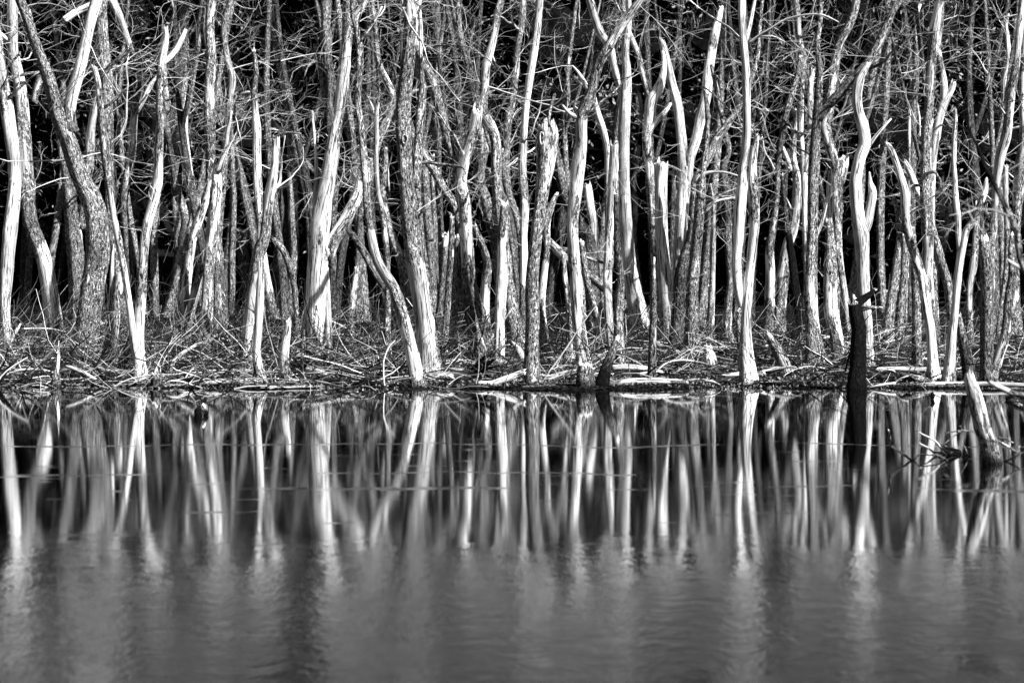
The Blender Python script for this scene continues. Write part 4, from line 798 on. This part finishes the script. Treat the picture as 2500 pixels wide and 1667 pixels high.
# ------------------------------------------------------------------ in the water, nearer the viewer
build_tree('snag', 'blurred scarred snag leaning left out of the water in the right foreground', 0, None,
  'M 1450,1262,164,1/1420,1120,158,3/1398,1000,146,4/1335,850,150,5/1292,650,142,6/1252,500,132,6/1215,400,116,8/1200,345,104,9', water=True, group='snags standing in the water')
def water_branch(label, py, *paths):
    rnd = np.random.default_rng(hash_label(label)); d0 = F * CH / (py - YH)
    root = bpy.data.objects.new('sunken_branch', None); COL.objects.link(root); tag(root, label, 'branch', 'branches poking out of the water')
    base = None
    for k, p in enumerate(paths):
        A = parse(p); S = smooth_path(A, 5.0)
        P = np.stack([(S[:, 0] - 1250) / F * d0, np.full(len(S), d0) + np.linspace(0, rnd.uniform(-.25, .25), len(S)), CH - (S[:, 1] - YH) / F * d0], -1)
        if base is None: base = np.array([P[-1, 0], d0, 0.0]); root.location = base
        mb = MB(); trunk_mesh(mb, P, np.maximum(S[:, 2] / F * d0 * .5, .003), S[:, 3], 8, 'taper', 1.0, False, rnd)
        mb.build('stick' if k == 0 else 'side_branch', WOOD, root, base)
    return root
water_branch('pale forked branch poking out of the water left of the foreground snag', 1124,
  'M 345,1070,20,8/430,1130,24,8/510,1185,22,6/575,1235,20,1', 'M 308,888,9,6/345,960,13,6/360,1065,14,7', 'M 575,1235,14,1/610,1200,12,4/650,1165,13,5/770,1168,16,4/900,1192,18,5/1022,1268,14,2')
water_branch('dark tangled branch end with two pale arms in the water beside the foreground snag', 1112,
  'M 608,900,14,4/700,950,20,7/800,1000,22,7/870,1060,20,6/935,1170,18,2', 'M 645,1038,14,5/760,1100,20,5/830,1148,22,3/1000,1155,30,1/1130,1160,34,0', 'M 885,1055,18,1/1000,1105,36,0/1130,1150,36,0', 'M 1095,980,8,4/1118,1050,10,4/1135,1130,14,2', 'M 1130,1150,30,0/1190,1165,18,0/1235,1175,8,0', 'M 900,1100,16,0/980,1160,24,0/1080,1170,20,0')
water_branch('thin dark twig crossing just left of the foreground snag above the water', 1120,
  'M 925,928,9,2/1030,915,11,2/1130,905,12,3/1260,925,10,2/1400,1010,12,2', 'M 915,1045,6,5/1030,980,8,5/1135,915,9,4', 'M 1092,850,6,7/1110,880,8,6/1130,905,9,4')
water_branch('dark forked branch dipping in the water right of the foreground snag', 1126,
  'M 1440,985,14,2/1500,1010,16,2/1600,1062,22,3/1700,1130,22,2/1745,1152,20,1/1640,1212,18,0/1525,1252,14,0', 'M 1455,965,10,3/1560,980,13,3/1622,1012,12,4', 'M 1745,1150,15,2/1735,1090,12,5/1755,1068,10,6', 'M 1740,1150,14,1/1800,1150,12,1/1860,1130,8,1')
root = bpy.data.objects.new('branch_stub', None); COL.objects.link(root); tag(root, 'dark knobby branch stub poking out of the calm water at left', 'stub')
d0 = F * CH / (1014 - YH); root.location = at(485, 1014, d0); base = np.array(root.location)
for k, (p, r) in enumerate((('Z 486,1022,13,0/484,1012,16,0/483,1004,16,0/487,996,11,0', 0), ('Z 486,1000,8,0/490,992,8,1/496,988,7,8/500,996,6,8', 0), ('Z 494,996,7,2/499,1003,9,1/504,1008,10,0/500,1016,8,0', 0), ('Z 488,994,4,1/486,984,2,1', 0))):
    S = smooth_path(parse(p), 2.0); P = np.stack([(S[:, 0] - 1250) / F * d0, np.full(len(S), d0), CH - (S[:, 1] - YH) / F * d0], -1)
    mb = MB(); trunk_mesh(mb, P, S[:, 2] / F * d0 * .5, S[:, 3], 10, 'taper', 1.0); mb.build('stub' if k == 0 else 'knot', WOOD, root, base)
build_log('fallen_branch', 'tiny dark stick tip in the water left of the foreground snag top', 'Z 2274,958,5,0/2278,965,9,0/2277,972,8,0', water=True)
build_log('fallen_branch', 'dark branch slanting into the water at the right edge', 'Z 2456,974,8,0/2480,961,9,0/2520,943,9,1/2570,925,8,1', 'Z 2470,968,6,1/2485,972,6,4/2496,966,4,6', water=True)
build_tree('leaning_tree', 'nearby tree off the right edge with blurred branches reaching into view', .15, 21.0,
  'Z 2690,1310,64,2/2690,1100,58,2/2700,900,52,3/2710,600,46,3/2720,300,42,3/2725,-10,38,3',
  'Z 2700,900,18,2/2600,760,15,2/2500,657,14,3/2482,570,14,4/2453,500,13,2/2427,450,11,0/2405,405,10,0/2383,350,8,0/2360,320,6,0/2335,300,4,0',
  'Z 2560,710,10,4/2500,662,9,7/2478,648,8,7/2459,634,5,6', 'Z 2698,985,20,3/2600,972,17,3/2500,966,15,4/2475,961,13,5/2448,949,13,6/2424,937,11,5/2408,926,7,4', 'Z 2383,350,6,0/2368,318,5,0/2376,303,3,0', water=True, group='snags standing in the water')

# ------------------------------------------------------------------ slim far trunks that only show as stripes in the gaps
rb = np.random.default_rng(5)
for k in range(44):
    d0 = rb.uniform(59, 76); px = 20 + 2460 * (k + rb.uniform(0, 1)) / 44; w = rb.uniform(9, 22)
    pg = YH + F * (CH - float(zg(d0))) / d0; b = rb.choice([1, 1, 1, 2, 3, 4]); l = rb.normal(0, 75); c = rb.uniform(-30, 30)
    pth = 'Z ' + '/'.join('%.0f,%.0f,%.1f,%d' % (px + l * u + c * math.sin(u * 5 + k), pg - 830 * u, w * (1.15 - 0.55 * u), b) for u in (0, .15, .35, .55, .75, 1.0))
    fk = rb.uniform(0.35, 0.6); fx = px + l * fk + c * math.sin(fk * 5 + k); fy = pg - 830 * fk; sd = rb.choice([-1, 1]) * rb.uniform(60, 150)
    lim = [] if rb.uniform() < 0.4 else ['Z ' + '/'.join('%.0f,%.0f,%.1f,%d' % (fx + sd * u ** 0.8, fy - 560 * u, w * (0.62 - 0.3 * u), b) for u in (0, .2, .5, .8, 1.0))]
    build_tree('slim_tree', 'slim grey trunk far back in the gaps behind the front trees', 0.45, d0, pth, *lim, group='slim far trunks in the gaps', ns=10)

# ------------------------------------------------------------------ brush, litter, the dark wood behind
def brush():
    r = np.random.default_rng(21); mb = MB()
    def field(n, dlo, dhi, keep):
        d = dlo + (dhi - dlo) * r.uniform(0, 1, n) ** 1.3; px = r.uniform(-120, 2620, n)
        k = r.uniform(0, 1, n) < keep(px, d); d, px = d[k], px[k]
        x = (px - 1250) / F * d
        return np.stack([x, d, ground_z(x, d) + 0.01], -1), px
    dens = lambda px, d: np.where(px < 1000, 1.0, np.where(px < 1700, 0.75, 0.65)) * np.where((px > 1250) & (d < 42.0), 0.25, 1.0) * np.clip((d - 39.9) / 0.8, 0.15, 1)
    S, px = field(4200, 39.8, 54, dens); n = len(S)
    D = norm(np.stack([r.standard_normal(n), r.standard_normal(n) * .6, r.uniform(-0.05, 0.75, n)], -1))
    ln = r.uniform(0.25, 1.35, n); P = grow(S, D, ln, 7, 0.20, -0.07, r)
    P[..., 2] = np.maximum(P[..., 2], ground_z(P[..., 0], P[..., 1]) + 0.005)
    batch_tubes(mb, P, (0.0038 + 0.012 * r.uniform(0, 1, n) ** 2.2)[:, None] * np.linspace(1, .4, 7)[None], r.uniform(0.0, 1.0, n) ** 5, 4)
    s2, d2, u2 = sprout(P, 2, r); d2 = norm(d2 + r.standard_normal(d2.shape) * .8 + np.array([0, 0, .15]))
    P2 = grow(s2, d2, r.uniform(.12, .55, len(s2)), 4, .2, -.02, r); batch_tubes(mb, P2, np.full((len(s2), 4), .0024), r.uniform(0, 1, len(s2)) ** 6, 3)
    # upright whippy shoots further in
    S, px = field(1300, 42.5, 56, lambda px, d: np.where(px < 1050, 1.0, 0.45)); n = len(S)
    D = norm(np.stack([r.standard_normal(n) * .5, r.standard_normal(n) * .5, r.uniform(.5, 1.2, n)], -1))
    P = grow(S, D, r.uniform(.4, 1.5, n), 7, .13, -.05, r)
    batch_tubes(mb, P, r.uniform(.0025, .006, n)[:, None] * np.linspace(1, .4, 7)[None], r.uniform(0, .95, n) ** 4, 3)
    s2, d2, u2 = sprout(P, 3, r); d2 = norm(d2 + r.standard_normal(d2.shape) * .6)
    P2 = grow(s2, d2, r.uniform(.15, .6, len(s2)), 4, .16, .0, r); batch_tubes(mb, P2, np.full((len(s2), 4), .0023), r.uniform(0, .9, len(s2)) ** 4, 3)
    o = mb.build('brush', TWIG, None, (0, 0, 0), False); tag(o, 'tangled dead twigs and brush covering the bank under the trees', 'brush', kind='stuff')
brush()

def cards(name, C, sx, sz, mat, r, up=0.0):
    n = len(C); a = norm(r.standard_normal((n, 3))); b = norm(np.cross(a, norm(r.standard_normal((n, 3)) + np.array([0, 0, up]))))
    a *= sx[:, None]; b *= sz[:, None]
    bend = norm(np.cross(a, b)) * (sx * 0.35)[:, None]
    V = np.stack([C - a - b * .2, C - b + bend * .3, C + a + b * .2, C + b + bend], 1).reshape(-1, 3)
    Q = np.arange(n * 4).reshape(-1, 4)
    me = bpy.data.meshes.new(name); me.from_pydata(V, [], Q.tolist()); me.update(); me.materials.append(mat)
    o = bpy.data.objects.new(name, me); COL.objects.link(o)
    return o
r = np.random.default_rng(3); n = 16000
d = 40.1 + 20 * r.uniform(0, 1, n) ** 1.7; x = (r.uniform(-150, 2650, n) - 1250) / F * d
C = np.stack([x, d, ground_z(x, d) + r.uniform(0.004, 0.035, n)], -1)
o = cards('leaf_litter', C, r.uniform(.012, .032, n), r.uniform(.008, .02, n), LITTER, r, 1.5)
tag(o, 'curled dead leaves scattered over the muddy bank', 'leaf litter', kind='stuff')

def evergreen_wood():
    r = np.random.default_rng(9); V, Q, nv = [], [], 0; pts, sz = [], []
    # crowns: a near-black core painted as inner shade, sprays of small leaves round it
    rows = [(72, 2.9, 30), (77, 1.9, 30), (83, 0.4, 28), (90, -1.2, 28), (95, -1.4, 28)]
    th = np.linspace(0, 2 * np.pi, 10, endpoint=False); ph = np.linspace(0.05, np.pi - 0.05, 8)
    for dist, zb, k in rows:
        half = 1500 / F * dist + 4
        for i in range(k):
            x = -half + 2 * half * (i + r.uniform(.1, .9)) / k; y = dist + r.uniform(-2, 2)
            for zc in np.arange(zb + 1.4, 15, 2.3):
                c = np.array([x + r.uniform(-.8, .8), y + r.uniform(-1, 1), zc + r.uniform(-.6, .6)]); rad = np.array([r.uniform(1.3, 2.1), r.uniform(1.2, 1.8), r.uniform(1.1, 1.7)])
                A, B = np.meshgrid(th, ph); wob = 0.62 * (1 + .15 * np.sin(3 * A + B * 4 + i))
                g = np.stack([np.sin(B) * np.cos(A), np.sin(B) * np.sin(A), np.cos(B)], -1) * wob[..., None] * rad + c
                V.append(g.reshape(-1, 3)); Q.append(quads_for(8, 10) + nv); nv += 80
                m = int((230 if dist < 80 else 130) * (1.0 if zc < 9 else .45)); cl = norm(r.standard_normal((max(3, m // 14), 3)))
                u = norm(cl[r.integers(len(cl), size=m)] + r.standard_normal((m, 3)) * .28)
                pts.append(c + u * rad * r.uniform(.6, 1.12, m)[:, None]); sz.append(r.uniform(.028, .075, m))
    me = bpy.data.meshes.new('evergreen_wood'); C = np.concatenate(pts); s = np.concatenate(sz); n = len(C)
    a = norm(r.standard_normal((n, 3))); b = norm(np.cross(a, r.standard_normal((n, 3)))) * (s * .45)[:, None]; a = a * s[:, None]
    LV = np.stack([C - a, C - b, C + a, C + b], 1).reshape(-1, 3); LQ = np.arange(n * 4).reshape(-1, 4) + nv
    me.from_pydata(np.concatenate(V + [LV]), [], np.concatenate(Q + [LQ]).tolist()); me.update()
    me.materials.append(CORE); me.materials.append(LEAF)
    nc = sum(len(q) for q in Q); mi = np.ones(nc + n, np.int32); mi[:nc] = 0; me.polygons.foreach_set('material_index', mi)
    o = bpy.data.objects.new('evergreen_wood', me); COL.objects.link(o)
    tag(o, 'dark mass of evergreen foliage filling the wood behind the bare trees', 'wood', kind='stuff')
evergreen_wood()
